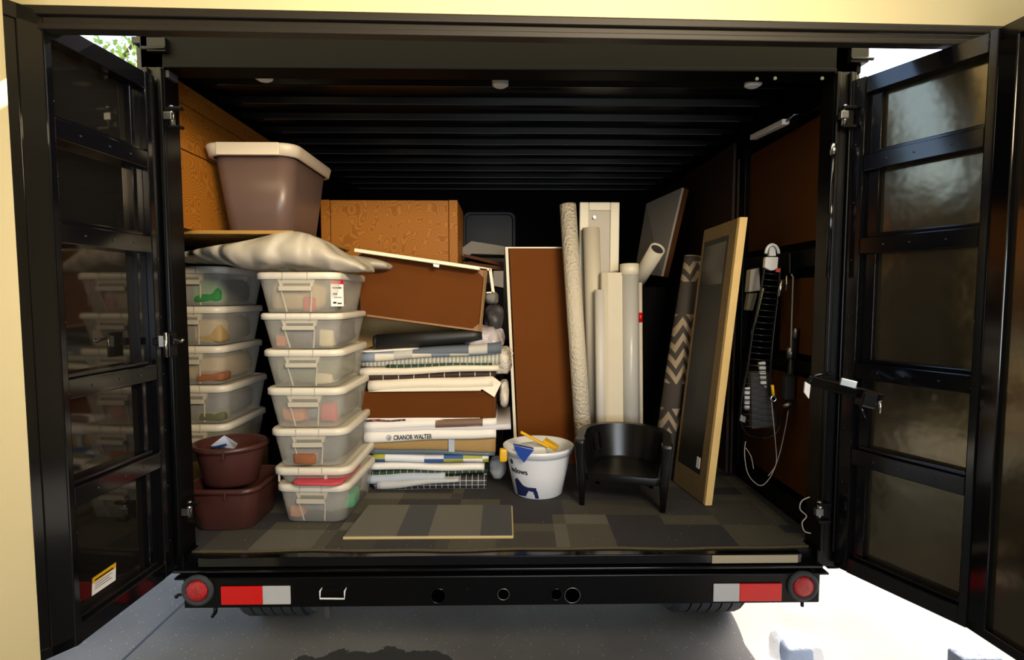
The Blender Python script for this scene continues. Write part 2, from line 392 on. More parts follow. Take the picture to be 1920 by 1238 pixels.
# header beam over the garage opening
hl, hr = Vector((-3.2, -.58, 0)), Vector((3.0, -.20, 0))
def hdr_pt(t, z, off=0):
    p = hl.lerp(hr, t); d = (hr - hl).normalized(); nrm = Vector((d.y, -d.x, 0)); p = p + nrm * off; p.z = z; return p
zl, zr = 2.137, 2.228     # underside of beige beam
m = MB(); m.slab([hdr_pt(0, zl), hdr_pt(1, zr + .02), hdr_pt(1, 2.8), hdr_pt(0, 2.8)], hdr_pt(0, 0, -.12) - hdr_pt(0, 0))
tag(m.build('wall_front', beige_wall), 'beige painted beam over the garage opening', 'wall', kind='structure')
m = MB()
for i, (o0, o1, dz0, dz1) in enumerate(((0.0, -.02, .0, .026), (-.012, -.03, .024, .044), (-.004, -.04, .042, .062))):
    q = [hdr_pt(0, zl - dz1 + .004, o0), hdr_pt(1, zr + .02 - dz1 * .85 + .004, o0), hdr_pt(1, zr + .02 - dz0 * .8, o0), hdr_pt(0, zl - dz0, o0)]
    m.slab(q, hdr_pt(0, 0, o1) - hdr_pt(0, 0, o0))
tag(m.build('trim_2', seal_grey, bevel=.003), 'dark bronze metal track under the beige beam', 'trim', kind='structure')
# left jamb
jx = at(36, 619, -.62).x
m = MB().box(-3.2, jx, -.76, -.62, 0, 2.8).box(jx - .012, jx + .002, -.765, -.615, 0, 2.8)
tag(m.build('wall_left', beige_wall, bevel=.003), 'beige painted jamb left of the garage opening', 'wall', kind='structure')
tag(MB().box(-3.3, -3.2, -6.6, -.58, 0, 2.8).build('wall_garage_left', beige_wall), 'beige left side wall of the garage', 'wall', kind='structure')
tag(MB().box(3.0, 3.1, -6.6, -.2, 0, 2.8).build('wall_garage_right', beige_wall), 'beige right side wall of the garage', 'wall', kind='structure')
tag(MB().box(-3.3, 3.1, -6.7, -6.6, 0, 2.8).build('wall_back', beige_wall), 'beige back wall of the garage', 'wall', kind='structure')
tag(MB().box(-3.3, 3.1, -6.7, -.45, 2.7, 2.8).build('ceiling', beige_wall), 'beige ceiling of the garage', 'ceiling', kind='structure')

# ------------------------------------------------------------------ TRAILER
OPL, OPR = -1.115, 1.112
LW, RW = -1.56, 1.19
CZ = 2.29; LEN = 2.45
tr = thing('cargo_trailer', 'black enclosed cargo trailer with both rear doors open', 'trailer', (0, 0, 0))
tr_o = lambda mb, name, m, **k: mb.build(name, m, tr, **k)
tr_o(MB().box(LW - .03, RW + .04, .0, LEN + .04, FL - .05, FL - .008), 'floor_deck', black_satin)
tr_o(MB().box(LW - .03, LW, .03, LEN + .04, FL - .10, 2.2), 'left_wall', black_flat)
tr_o(MB().box(RW, RW + .04, .03, LEN + .04, FL - .10, CZ + .01), 'right_wall', black_flat)
tr_o(MB().box(LW - .03, RW + .04, LEN, LEN + .04, FL - .10, CZ), 'nose_wall', black_flat)
tr_o(MB().box(-1.235, RW + .04, .0, LEN + .04, CZ, CZ + .02).box(LW - .03, -1.235, .03, LEN + .04, 2.18, 2.2).box(-1.24, -1.22, .03, LEN, 2.18, CZ), 'roof', ceil_black)
tr_o(MB().box(LW - .03, -1.2, .03, .05, FL - .1, 2.19), 'rear_wall_panel', black_flat)
for k in range(11):
    y = .27 + .2 * k
    m = MB(); m.slab([(-1.2, y, CZ), (-1.2, y + .012, CZ - .028), (-1.2, y + .05, CZ - .028), (-1.2, y + .062, CZ)], (2.37, 0, 0))
    rb_ = tr_o(m, 'roof_rib', ceil_black, bevel=.002)
    MB().box(-1.1, 1.1, y + .006, y + .012, CZ - .0295, CZ - .026).build('rib_highlight', mat('rib_highlight_metal', '6e6e72', rough=.3, metal=.8), rb_)  # pale strip added as the highlight line along each rib
# header + jambs
ZT, ZH = 2.355, 2.195
m = MB().box(-1.19, 1.20, -.03, .05, ZH, ZT).box(-1.11, 1.11, -.045, -.03, ZH - .004, ZH + .012).box(-1.2, 1.21, -.05, .05, ZT - .02, ZT)
tr_o(m, 'rear_header', header_black, bevel=.004)
for sgn, o in ((-1, OPL), (1, OPR)):
    x1 = o + sgn * .075
    m = MB().box(min(o, x1), max(o, x1), -.03, .05, FL - .06, ZT).box(min(o, o + sgn * .014), max(o, o + sgn * .014), -.045, -.03, FL, ZH)
    m.box(min(o + sgn * .045, o + sgn * .055), max(o + sgn * .045, o + sgn * .055), -.045, -.03, FL, ZH)
    tr_o(m, 'door_post', black_satin, bevel=.003)
# sill stack: black step rail, deck edge
m = MB().box(-1.06, 1.05, -.042, .0, FL - .040, FL - .006).box(-1.14, 1.12, -.056, .03, FL - .054, FL - .044)
tr_o(m, 'rear_sill', black_gloss, bevel=.003)
m = MB().box(-1.10, 1.10, -.02, .0, FL - .12, FL - .045)
tr_o(m, 'threshold_strip', black_satin, bevel=.002)
m = MB().box(.73, 1.035, -.047, -.042, FL - .038, FL - .009)
lab(tr_o(m, 'sill_cover_plate', mat('warm_grey_plate', 'a39880', rough=.4, metal=.2), bevel=.002), 'pale metal cover plate on the right end of the sill')
# bumper
BY = -.06
b0, b1 = at(343, 1083, BY), at(1536, 1135, BY)
bz0, bz1 = at(940, 1136, BY).z, at(940, 1081, BY).z
m = MB().box(b0.x, b1.x, BY, BY + .06, bz0, bz1).box(b0.x - .03, b1.x + .03, BY - .004, BY + .06, bz1 - .004, bz1 + .004)
bump = tr_o(m, 'rear_bumper', black_satin, bevel=.004)
def lens(px, py):
    c = at(px, py, BY)
    m = MB(); 
    def ring(r, y): return [Vector((c.x + r * math.cos(t * PI / 16), y, c.z + r * math.sin(t * PI / 16))) for t in range(32)]
    m.loft([ring(.054, BY), ring(.054, BY - .008), ring(.046, BY - .014), ring(.038, BY - .010), ring(.037, BY - .002)], cap0=False)
    m.build('lamp_ring', rubber, bump)
    m = MB().loft([ring(.037, BY - .002), ring(.036, BY - .012), ring(.028, BY - .017), ring(.012, BY - .02)], cap0=False)
    lab(m.build('tail_light', red_l, bump), 'round red tail light lens')
lens(372, 1106); lens(1504, 1098)
def quadY(x0, y0, x1, y1, Y):
    a, b2 = at(x0, y0, Y), at(x1, y1, Y); return a.x, b2.x, b2.z, a.z
def refl(x0, xm, x1, y0, y1, redfirst):
    X0, X1, Z0, Z1 = quadY(x0, y0, x1, y1, BY); XM = at(xm, y0, BY).x
    m = MB().box(X0, XM, BY - .006, BY, Z0, Z1); m.build('reflector', red_t if redfirst else silver_t, bump, bevel=.002)['label'] = 'red reflector block' if redfirst else 'silver reflector block'
    m = MB().box(XM, X1, BY - .006, BY, Z0, Z1); m.build('reflector', silver_t if redfirst else red_t, bump, bevel=.002)['label'] = 'silver reflector block' if redfirst else 'red reflector block'
refl(415, 493, 546, 1099, 1132, True); refl(1337, 1386, 1464, 1094, 1126, False)
def disc(px, py, r, Y, name, m_, parent, th=.003, rim=None):
    c = at(px, py, Y)
    m = MB().tube([(c.x, Y + .001, c.z), (c.x, Y - th, c.z)], r, n=24); m.build(name, m_, parent)
    if rim:
        pts = [(c.x + r * math.cos(t * PI / 12), Y - th, c.z + r * math.sin(t * PI / 12)) for t in range(25)]
        MB().tube(pts, .0015, n=6, cap=False).build('hole_rim', rim, parent)
hole = mat('open_hole_black', '020202', rough=.9, spec=0)
disc(822, 1117, .026, BY, 'bumper_hole', hole, bump, rim=black_gloss)
disc(1073, 1116, .027, BY, 'bumper_hole', hole, bump, rim=zinc)
disc(1043, 1114, .020, BY, 'bumper_hole', hole, bump, rim=black_gloss)
disc(944, 1114, .020, BY, 'bumper_hole', hole, bump, rim=zinc)
disc(876, 1104, .006, BY, 'bolt', black_gloss, bump)
p = [at(600, 1109, BY - .02), at(600, 1123, BY - .02), at(646, 1123, BY - .02), at(646, 1109, BY - .02)]
p = [Vector((p[0].x, BY, p[0].z))] + p + [Vector((p[3].x, BY, p[3].z))]
lab(MB().tube(p, .003, n=8).build('plate_bracket', white_pl, bump), 'small bright wire bracket')
p0, p1 = at(615, 1135, -.02), at(615, 1158, -.02)
lab(MB().box(p0.x - .009, p0.x + .009, -.03, -.012, p1.z + .01, p0.z + .03).box(p0.x - .007, p0.x + .007, -.028, -.014, p1.z, p1.z + .012).build('hanging_tab', zinc, bump, bevel=.002), 'grey metal tab hanging under the bumper')
m = MB().tube([at(404, 1136, -.03), at(404, 1148, -.03), at(398, 1157, -.03)], [.008, .007, .006], n=8); m.build('drop_hook', black_satin, bump)
m = MB().tube([at(1504, 1128, -.03), at(1504, 1137, -.03)], .006, n=8); m.build('drop_hook', black_satin, bump)
m = MB().tube([at(345, 1115, -.04), at(334, 1116, -.04), at(330, 1119, -.04)], [.005, .005, .008], n=8); m.build('side_hook', black_satin, bump)
# tyres
def tyre(x0, x1, Y):
    R = .25; W2 = (x1 - x0) / 2; cx = (x0 + x1) / 2; m = MB(); prof = []
    nW = 40
    ribs = [(-1, .80), (-1, .93), (-.9, .98)]
    for i in range(6):
        a0 = -.82 + i * .28
        ribs += [(a0, 1.0), (a0 + .23, 1.0), (a0 + .235, .955), (a0 + .275, .955)]
    ribs += [(.9, .98), (1, .93), (1, .80)]
    rings = []
    for (u, rr) in ribs:
        rings.append([Vector((cx + u * W2, Y + R * rr * math.cos(2 * PI * k / nW), R + R * rr * math.sin(2 * PI * k / nW))) for k in range(nW)])
    m.loft(rings, smooth=False)
    t = m.build('tyre', rubber, tr)
    hub = MB().tube([(cx - W2 * .95, Y, R), (cx + W2 * .95, Y, R)], R * .62, n=28); hub.build('wheel_rim', zinc, t)
tyre(atz(478, 1149, 0).x, atz(602, 1149, 0).x, .57)
tyre(atz(1246, 1149, 0).x, atz(1376, 1149, 0).x, .57)
tr_o(MB().box(-.95, .95, .54, .60, .28, .34), 'axle', black_satin)
for x in (-.75, .75): tr_o(MB().box(x - .03, x + .03, 0.0, LEN, .42, FL - .05), 'chassis_rail', black_satin)
# right wall lining panels (brown)
def wallpan(q, X, th=.012):
    pts = [atx(px, py, X) for px, py in q]; return MB().slab(pts, (th, 0, 0))
XR = RW - .012
def wbox(y0, y1, z0, z1, name='lining_panel', m_=brown_lining, x0=XR): return tr_o(MB().box(x0, RW + .001, y0, y1, z0, z1), name, m_, bevel=.002)
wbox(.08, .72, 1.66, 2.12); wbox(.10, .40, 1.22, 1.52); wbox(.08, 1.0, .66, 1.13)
for z0, z1 in ((1.56, 1.63), (1.15, 1.2), (.56, .64), (2.14, 2.17)):
    tr_o(MB().box(RW - .03, RW, .06, LEN, z0, z1), 'wall_rail', black_satin, bevel=.003)
tr_o(MB().box(RW - .035, RW, .72, .76, .6, 2.25), 'wall_stud', black_satin, bevel=.003)
# nose door
a = at(866, 395, LEN - .012); b = at(968, 640, LEN - .012)
cx, cz = (a.x + b.x) / 2, (a.z + b.z) / 2; hx, hz = (b.x - a.x) / 2, (a.z - b.z) / 2
Mx = Matrix(((1, 0, 0, cx), (0, 0, 1, LEN), (0, 1, 0, cz), (0, 0, 0, 1)))
m = MB(); m.loft([rrect(0, 0, 0, hx, hz, .05, M=Mx), rrect(0, 0, -.02, hx, hz, .05, M=Mx), rrect(0, 0, -.022, hx - .03, hz - .03, .04, M=Mx), rrect(0, 0, -.012, hx - .035, hz - .035, .04, M=Mx)])
tr_o(m, 'hatch_door', mat('dark_grey_hatch', '17181b', rough=.5))
# ceiling dome lamps
for (px, py, Y) in ((938, 160, .18), (495, 148, .08), (1412, 160, .10)):
    c = at(px, py, Y); m = MB().loft([ell(c.x, Y, CZ if px == 938 else c.z + .01, .03, .03, 20), ell(c.x, Y, c.z, .03, .03, 20), ell(c.x, Y, c.z - .006, .02, .02, 20)])
    lab(tr_o(m, 'roof_lamp', white_pl), 'small pale roof lamp')
# LED strip on the right
a, b = atx(1412, 258, 1.10), atx(1474, 228, 1.10)
m = MB().bar(a, b, .03, .022); l1 = tr_o(m, 'strip_lamp', white_pl, bevel=.004)
m = MB().bar(a + Vector((.03, 0, .01)), b + Vector((.03, 0, .01)), .05, .04); m.build('lamp_housing', black_satin, l1)
MB().tube([b, b + Vector((.02, -.02, .02)), b + Vector((.07, -.02, .02))], .005, n=8).build('bracket', zinc, l1)

# bolts along header and posts
m = MB()
for px, py in ((428, 127), (345, 128), (532, 126), (1418, 149), (1452, 148), (1540, 148)):
    c = at(px, py, -.03); m.tube([c, c + Vector((0, -.006, 0))], .006, n=8)
b_ = tr_o(m, 'header_bolts', mat('dull_rivet', '55565a', rough=.4, metal=.8)); b_['kind'] = 'stuff'

# doors ------------------------------------------------------------
def door(hp, pp, wp, side, zb, ztop, wing_len, name, skin, flush):
    """hp hinge, pp mid post, wp a point of the outer field"""
    d = tag(bpy.data.objects.new(name, None), None, None); COL.objects.link(d); d.parent = tr
    H = Vector((hp.x, hp.y, 0)); P = Vector((pp.x, pp.y, 0)); u = (P - H).normalized(); L = (P - H).length
    n = Vector((u.y, -u.x, 0)) * 1.0
    if n.x * side < 0: n = -n          # outward (away from opening)
    M = Matrix((( u.x, n.x, 0, H.x), (u.y, n.y, 0, H.y), (0, 0, 1, 0), (0, 0, 0, 1)))
    T = .045
    m = MB().box(0, L, T - .004, T, zb, ztop, M=M); m.build('panel_skin', skin, d)
    m = MB().box(0, .045, 0, T, zb, ztop, M=M); m.build('stile', black_gloss, d, bevel=.003)
    m = MB().box(.045, .085, .022, T, zb + .03, ztop - .03, M=M); m.build('inner_channel', black_gloss, d, bevel=.002)
    m = MB().box(L - .022, L, -.004, T, zb, ztop, M=M); m.build('stile', black_gloss, d, bevel=.003)
    rails = [ztop - .03, 1.885, 1.615, 1.20, .905, zb + .025]
    for i, z in enumerate(rails):
        m = MB().box(.045, L - .022, 0, T, z - .027, z + .027, M=M)
        if i not in (0,): m.box(.06, L - .022, .015, T, z + .027, z + .04, M=M)
        m.build('rail', black_gloss, d, bevel=.003)
    # outer field
    W = Vector((wp.x, wp.y, 0)); u2 = (W - P).normalized(); n2 = Vector((u2.y, -u2.x, 0))
    if n2.x * side < 0: n2 = -n2
    M2 = Matrix(((u2.x, n2.x, 0, P.x), (u2.y, n2.y, 0, P.y), (0, 0, 1, 0), (0, 0, 0, 1)))
    MB().box(-.004, .05, .0, T, zb, ztop, M=M2).build('corner_stile', black_gloss, d, bevel=.003)
    if flush: MB().box(.0, wing_len, .004, T, zb, ztop, M=M2).build('outer_skin', black_gloss, d)
    else: MB().box(0, wing_len, T - .03, T - .004, zb, ztop, M=M2).build('outer_skin', skin, d)
    MB().box(0, wing_len, .0, T, ztop - .04, ztop, M=M2).build('outer_rail', black_gloss, d, bevel=.003)
    m = MB().box(0, wing_len, .0, T, zb, zb + .03, M=M2)
    m.build('outer_rail', black_gloss, d, bevel=.003)
    # rivets
    m = MB()
    for z in rails[1:-1]:
        for s in (.12, L * .5, L - .1):
            c = M @ Vector((s, 0, z)); e = M @ Vector((s, -.003, z)); m.tube([c, e], .0025, n=8)
    for k in range(9):
        z = zb + .12 + k * .19
        for s in (.022, L - .02): m.tube([M @ Vector((s, -.002, z)), M @ Vector((s, -.004, z))], .002, n=8)
        if k % 2 == 0: m.tube([M2 @ Vector((wing_len * .5, T - .012, z)), M2 @ Vector((wing_len * .5, T - .016, z))], .007, n=8)
    r = m.build('rivets', mat('dull_rivet', '55565a', rough=.4, metal=.8), d); r['kind'] = 'stuff'
    return d, M, M2, L
DB = .50
hpL, ppL, wpL = atz(352, 1072, DB), atz(141, 1214, DB), atz(78, 1242, DB)
hpR, ppR, wpR = atz(1563, 1062, DB), atz(1812, 1178, DB), atz(1903, 1238, DB)
print('DOORS', hpL, ppL, wpL, hpR, ppR, wpR)
hpL.y = -.045; hpL.x -= .045; hpR.y = -.045
dl, ML, ML2, LL = door(hpL, ppL, wpL, -1, DB, 2.165, .14, 'door', door_skin, True); lab(dl, 'left open trailer door reflecting the stacked bins')
dr, MR, MR2, LR = door(hpR, ppR, wpR, 1, DB, 2.165, .55, 'door', door_skin_bright, False); lab(dr, 'right open trailer door with lock bar')
# sticker on left door
def doorpt(M, s, t, z): return M @ Vector((s, t, z))
Mi = ML.inverted()
def hit(M, px, py, t):
    o = M.inverted() @ CAM; d = M.inverted().to_3x3() @ ray(px, py); k = (t - o.y) / d.y; return o + d * k
def decal(M, q, t, th, name, m_, par):
    pts = [hit(M, px, py, t) for px, py in q]
    return MB().slab([M @ p for p in pts], (M.to_3x3() @ Vector((0, -th, 0)))).build(name, m_, par)
T = .041
st = decal(ML, ((173, 1085), (217, 1055), (216, 1088), (172, 1118)), T, .0012, 'warning_label', white_pl, dl)
lab(st, 'white warning label with a yellow header band')
decal(ML, ((173, 1085), (217, 1055), (217, 1065), (173, 1096)), T - .0013, .0004, 'label_band', yellow, st)
def strip_lines(M, A, B, C, n, par, t):
    for i in range(n):
        f = .42 + i * .14
        def L_(p, q, k): return (p[0] + (q[0] - p[0]) * k, p[1] + (q[1] - p[1]) * k)
        a0, b0_ = L_(A[0], A[1], f), L_(B[0], B[1], f)
        a1 = L_(a0, b0_, .12); b1_ = L_(a0, b0_, .85 - .1 * (i % 2))
        decal(M, (a1, b1_, (b1_[0], b1_[1] + 1.2), (a1[0], a1[1] + 1.2)), t, .0003, 'label_text', ink, par)
strip_lines(ML, ((173, 1085), (172, 1118)), ((217, 1055), (216, 1088)), None, 3, st, T - .0013)
decal(ML, ((178, 1087), (212, 1064), (212, 1067), (178, 1090)), T - .0018, .0003, 'label_text', ink, st)

def hinge(px, py, Y, side, parent=tr):
    c = at(px, py, Y); h = MB()
    h.box(c.x - .004, c.x + side * .03 + .004, Y - .012, Y, c.z - .03, c.z + .03)
    o = h.build('hinge', black_satin, parent, bevel=.002)
    m = MB().tube([c + Vector((0, -.014, -.035)), c + Vector((0, -.014, .035))], .008, n=10); m.build('hinge_pin', steel, o)
    m = MB().box(c.x - .02, c.x + .006, Y - .03, Y - .012, c.z - .012, c.z + .012); m.build('hinge_knuckle', zinc, o, bevel=.002)
    for za in (.02, -.04): MB().box(c.x - .008, c.x + .035, Y - .026, Y - .008, c.z + za, c.z + za + .01).build('hinge_leaf', black_satin, o, bevel=.002)
for px, py, s in ((328, 222, -1), (360, 955, -1)): hinge(px, py, -.05, s)
for px, py, s in ((1578, 220, 1), (1532, 955, 1)): hinge(px, py, -.05, s)
# latch on left door stile
c = at(322, 640, -.09)
lt = MB().box(c.x - .05, c.x + .02, -.11, -.08, c.z - .012, c.z + .012).box(c.x - .012, c.x + .012, -.12, -.08, c.z - .05, c.z + .03).build('latch', black_satin, dl, bevel=.003)
MB().box(c.x - .02, c.x - .005, -.125, -.11, c.z - .015, c.z + .02).tube([c + Vector((0, -.03, -.05)), c + Vector((0, -.03, .03))], .006, n=8).build('latch_pin', steel, lt)
MB().tube([c + Vector((.01, -.02, .015)), c + Vector((.05, -.03, .0)), c + Vector((.055, -.03, .01))], .005, n=8).build('latch_hook', steel, lt)
# left door keeper (dark slot plate and rings)
kp = MB().slab([ML2 @ hit(ML2, x, y, .03) for x, y in ((60, 570), (84, 542), (92, 560), (92, 650), (62, 650))], ML2.to_3x3() @ Vector((0, -.01, 0))).build('latch_plate', black_flat, dl)
for (x, y) in ((40, 620), (56, 768)):
    q = ML2 @ hit(ML2, x, y, .028)
    e = ML2.to_3x3() @ Vector((1, 0, 0))
    MB().tube([q + e * .011 * math.cos(t * PI / 8) + Vector((0, 0, .011 * math.sin(t * PI / 8))) for t in range(17)], .0025, n=6, cap=False).build('ring_fitting', zinc, dl)
# right door lock bar
pts = [at(1516, 712, -.12), at(1560, 725, -.16), at(1600, 738, -.20), at(1655, 748, -.24)]
lb = MB().bar(pts[0], pts[3], .02, .036).build('lock_bar', black_gloss, dr, bevel=.006)
MB().tube([at(1514, 716, -.13), at(1530, 703, -.13), at(1560, 700, -.15)], .006, n=8).build('lock_hook', black_gloss, lb)
q = [at(1510, 716, -.135), at(1520, 722, -.135), at(1517, 748, -.135), at(1508, 736, -.135)]
lab(MB().slab(q, (0, .006, 0)).build('hook_tip', white_pl, lb), 'white tip')
MB().tube([at(1612, 752, -.23), at(1618, 775, -.23), at(1626, 786, -.23)], .005, n=8).build('lock_pin', black_gloss, lb)
MB().tube([at(1650, 752, -.26), at(1650, 775, -.26)], .006, n=8).build('padlock_shackle', steel, lb)
MB().bar(at(1574, 714, -.2), at(1606, 722, -.22), .03, .025).build('lock_block', steel, lb, bevel=.003)
MB().bar(at(1610, 745, -.225), at(1640, 752, -.235), .05, .05).build('lock_housing', black_gloss, lb, bevel=.006)
# gas strut / rod along right post
MB().tube([at(1562, 285, -.055), at(1552, 520, -.055)], .008, n=10).build('door_rod', black_gloss, tr)
MB().tube([at(1562, 270, -.055), at(1562, 290, -.055)], .010, n=10).build('rod_end', steel, tr)
# corner brackets at top outer corners
for px, py, s in ((303, 92, -1), (1602, 112, 1)):
    c = at(px, py, -.02)
    MB().box(c.x - .03, c.x + .03, -.05, .03, c.z - .02, c.z + .025).tube([c + Vector((-.03 * s, -.03, -.01)), c + Vector((.045 * s, -.03, -.01))], .006, n=8).build('corner_bracket', black_satin, tr, bevel=.003)
    MB().box(c.x - .03, c.x + .02, -.02, .03, c.z - .09, c.z - .03).build('corner_plate', mat('bluish_grey_plate', '44474f', rough=.4), tr)
# small clutter at the lower right hinge
lab(MB().tube(smooth([at(1518, 932, -.05), at(1503, 940, -.05), at(1500, 955, -.05), at(1512, 968, -.05), at(1504, 980, -.05), at(1508, 996, -.05), at(1520, 1000, -.05)]), .0022, n=6).build('loose_wire', cable_grey, tr), 'thin loose wire at the lower right hinge')

# ------------------------------------------------------------------ carpet + mat
m = MB(); nX = 60
ys = [.0, .012, .05, LEN - .02]
xs = [-1.1 + 2.2 * i / nX for i in range(nX + 1)]
v = []
for j, y in enumerate(ys):
    for x in xs:
        wv = .004 * math.sin(x * 7) + .003 * math.sin(x * 17 + 1)
        v.append(Vector((x if j < 2 else (x * 1.0), y + (wv if j < 2 else 0), FL - (.007 if j == 0 else (0 if j > 1 else .001)))))
f = [(j * (nX + 1) + i, j * (nX + 1) + i + 1, (j + 1) * (nX + 1) + i + 1, (j + 1) * (nX + 1) + i) for j in range(len(ys) - 1) for i in range(nX)]
m.add(v, f); m.box(-1.1, -1.55, .06, LEN - .02, FL - .01, FL - .0005); m.box(1.1, 1.17, .06, LEN - .02, FL - .01, FL - .0005)
cp = tag(m.build('carpet', carpet_m), 'dark patchwork grey carpet covering the trailer floor', 'carpet')
pts = [Vector((at(370 + i * 1145 / 40, 1040, .0).x, .004 + .004 * math.sin((-1.1 + 2.2 * i / 40) * 7) + .003 * math.sin((-1.1 + 2.2 * i / 40) * 17 + 1), FL - .003)) for i in range(41)]
pts = [Vector((-1.1 + 2.2 * i / 60, .004 * math.sin((-1.1 + 2.2 * i / 60) * 7) + .003 * math.sin((-1.1 + 2.2 * i / 60) * 17 + 1), FL - .003)) for i in range(61)]
lab(MB().tube(pts, .005, n=8).build('binding', mat('olive_brown_binding', '5b5138', rough=.9, bump=.8, bscale=400), cp), 'olive brown bound edge')
A_, B_, C_, D_ = [atz(x, y, FL) for x, y in ((642, 1013), (963, 1011), (961, 953), (690, 953))]
r_ = thing('carpeted_board', 'carpet-topped board lying flat on the carpet in front of the paper pile', 'board', (A_ + B_) / 2)
cc = (A_ + B_) / 2
m = MB().slab([p - cc for p in (A_, B_, C_, D_)], (0, 0, .012)); m.build('board', mat('tan_mdf_edge', 'c2ab78', rough=.7), r_, bevel=.004)
m = MB(); ctr = (A_ + B_ + C_ + D_) / 4
q = [ctr + (p - ctr) * .985 - cc + Vector((0, 0, .012)) for p in (A_, B_, C_, D_)]
m.slab(q, (0, 0, .003)); t_ = m.build('carpet_top', stripes('board_carpet', '65635b', '46474a', period=.31, duty=.62, rough=.95), r_)

# ------------------------------------------------------------------ clear bins
def make_bin(w, d, h, name='storage_bin', shallow=False):
    t = thing(name, '', 'bin')
    lh = .020; hb = h - lh
    m = MB(); tp = .022
    rings = []
    for (z, k) in ((.0, 1), (.004, .96), (hb * .5, .5), (hb, 0)):
        rings.append(rrect(0, 0, z, w / 2 - .014 - tp * k + (.006 if z else 0), d / 2 - .014 - tp * k + (.006 if z else 0), .045, n=6))
    m.loft(rings, cap0=True, cap1=False); m.build('body', clear_pl, t)
    m = MB()
    m.loft([rrect(0, 0, hb - .008, w / 2 - .004, d / 2 - .004, .05), rrect(0, 0, hb - .006, w / 2, d / 2, .052), rrect(0, 0, h - .006, w / 2, d / 2, .052), rrect(0, 0, h, w / 2 - .006, d / 2 - .006, .048),
            rrect(0, 0, h, w / 2 - .022, d / 2 - .022, .035), rrect(0, 0, h - .006, w / 2 - .028, d / 2 - .028, .03)], cap0=False)
    l = m.build('lid', cream_lid, t)
    # clip seams
    for sx in (-.045, .045): MB().box(sx - .0012, sx + .0012, -d / 2 - .001, -d / 2 + .002, hb - .010, h).build('clip_seam', mat('lid_seam_shadow', '9d9686'), l)
    for sy in (-1, 1):
        yf = sy * (d / 2 - .008)
        m = MB()
        # bracket under the rim, grip, two slanting ribs
        if not shallow:
            m.slab([(-w * .22, yf, hb - .005), (w * .22, yf, hb - .005), (w * .19, yf, hb - .036), (w * .165, yf, hb - .042), (w * .165, yf, hb - .024), (-w * .165, yf, hb - .024), (-w * .165, yf, hb - .042), (-w * .19, yf, hb - .036)], (0, -sy * .02, 0))
            m.box(-w * .19, w * .19, min(yf, yf + sy * .012), max(yf, yf + sy * .012), hb - .052, hb - .034)
            for s in (-1, 1):
                m.slab([(s * w * .17, yf, hb - .05), (s * w * .19, yf, hb - .05), (s * w * .15, yf - sy * .022, .004), (s * w * .13, yf - sy * .022, .004)], (0, -sy * .005, 0))
        else:
            m.box(w * .16, w * .2, min(yf, yf - sy * .01), max(yf, yf - sy * .01), hb - .03, hb - .004)
            m.box(-w * .42, -w * .40, min(yf, yf - sy * .01) - 0, max(yf, yf - sy * .01), .01, hb - .004)
        m.build('handle', rib_pl, t, bevel=.0015)
    return t
def lump(name, label, c, sx, sy, sz, m_, seed=0, cat='clothing', group=None, e=.38, na=.16):
    m = MB(); n = 28; rings = []
    for i in range(13):
        ph = -PI / 2 + PI * (i + .3) / 12.6
        ph = max(-PI / 2 + .05, min(PI / 2 - .05, ph))
        rg = []
        for k in range(n):
            t = 2 * PI * k / n
            cx_, sy_ = math.cos(t), math.sin(t)
            x = sx / 2 * (abs(math.cos(ph)) ** e) * math.copysign(abs(cx_) ** e, cx_)
            y = sy / 2 * (abs(math.cos(ph)) ** e) * math.copysign(abs(sy_) ** e, sy_)
            z = sz / 2 * math.copysign(abs(math.sin(ph)) ** e, math.sin(ph))
            nz = noise.noise(Vector((x * 14 + seed * 3.1, y * 14, z * 16 + seed)))
            kf = 1 - na * abs(nz)
            rg.append(Vector((x * kf, y * kf, sz / 2 + z * (1 - .35 * abs(nz)) - (0.02 * sz if z > 0 else 0))))
        rings.append(rg)
    zmin = min(p.z for r in rings for p in r)
    for r in rings:
        for p in r: p.z -= zmin
    m.loft(rings); o = m.build(name, m_); o.location = c; return tag(o, label, cat, group)
cloth = {k: mat('cloth_' + k, h, rough=.85, bump=.3, bscale=30, vary=.15, vscale=15) for k, h in dict(slate='343a44', charcoal='2a2b2e', tan='a0875c', green='2c7a3c', red='b02a26', orange='c06a35', navy='2b3350', teal='2fa070', olive='5a5c44', cream='b9ac8c', pink='c04550', purple='473f52', grey='6b6c6c', rust='8a5638').items()}
bigbin = make_bin(.31, .42, .158)
shalbin = make_bin(.31, .42, .066, shallow=True)
used = set()
def put_bin(src, px, top_py, base, label, Y, dx, rz=0, sx=1, group=None):
    c = at(px, 700, Y + .21 * 0)
    loc = Vector((dx, Y, base))
    if src.name in used:
        o = dup(src, loc, rz, label, group)
    else:
        used.add(src.name); o = src; o.location = loc; o.rotation_euler = (0, 0, rz); o['label'] = label; o['group'] = group
    return o
FY = .205 + .21
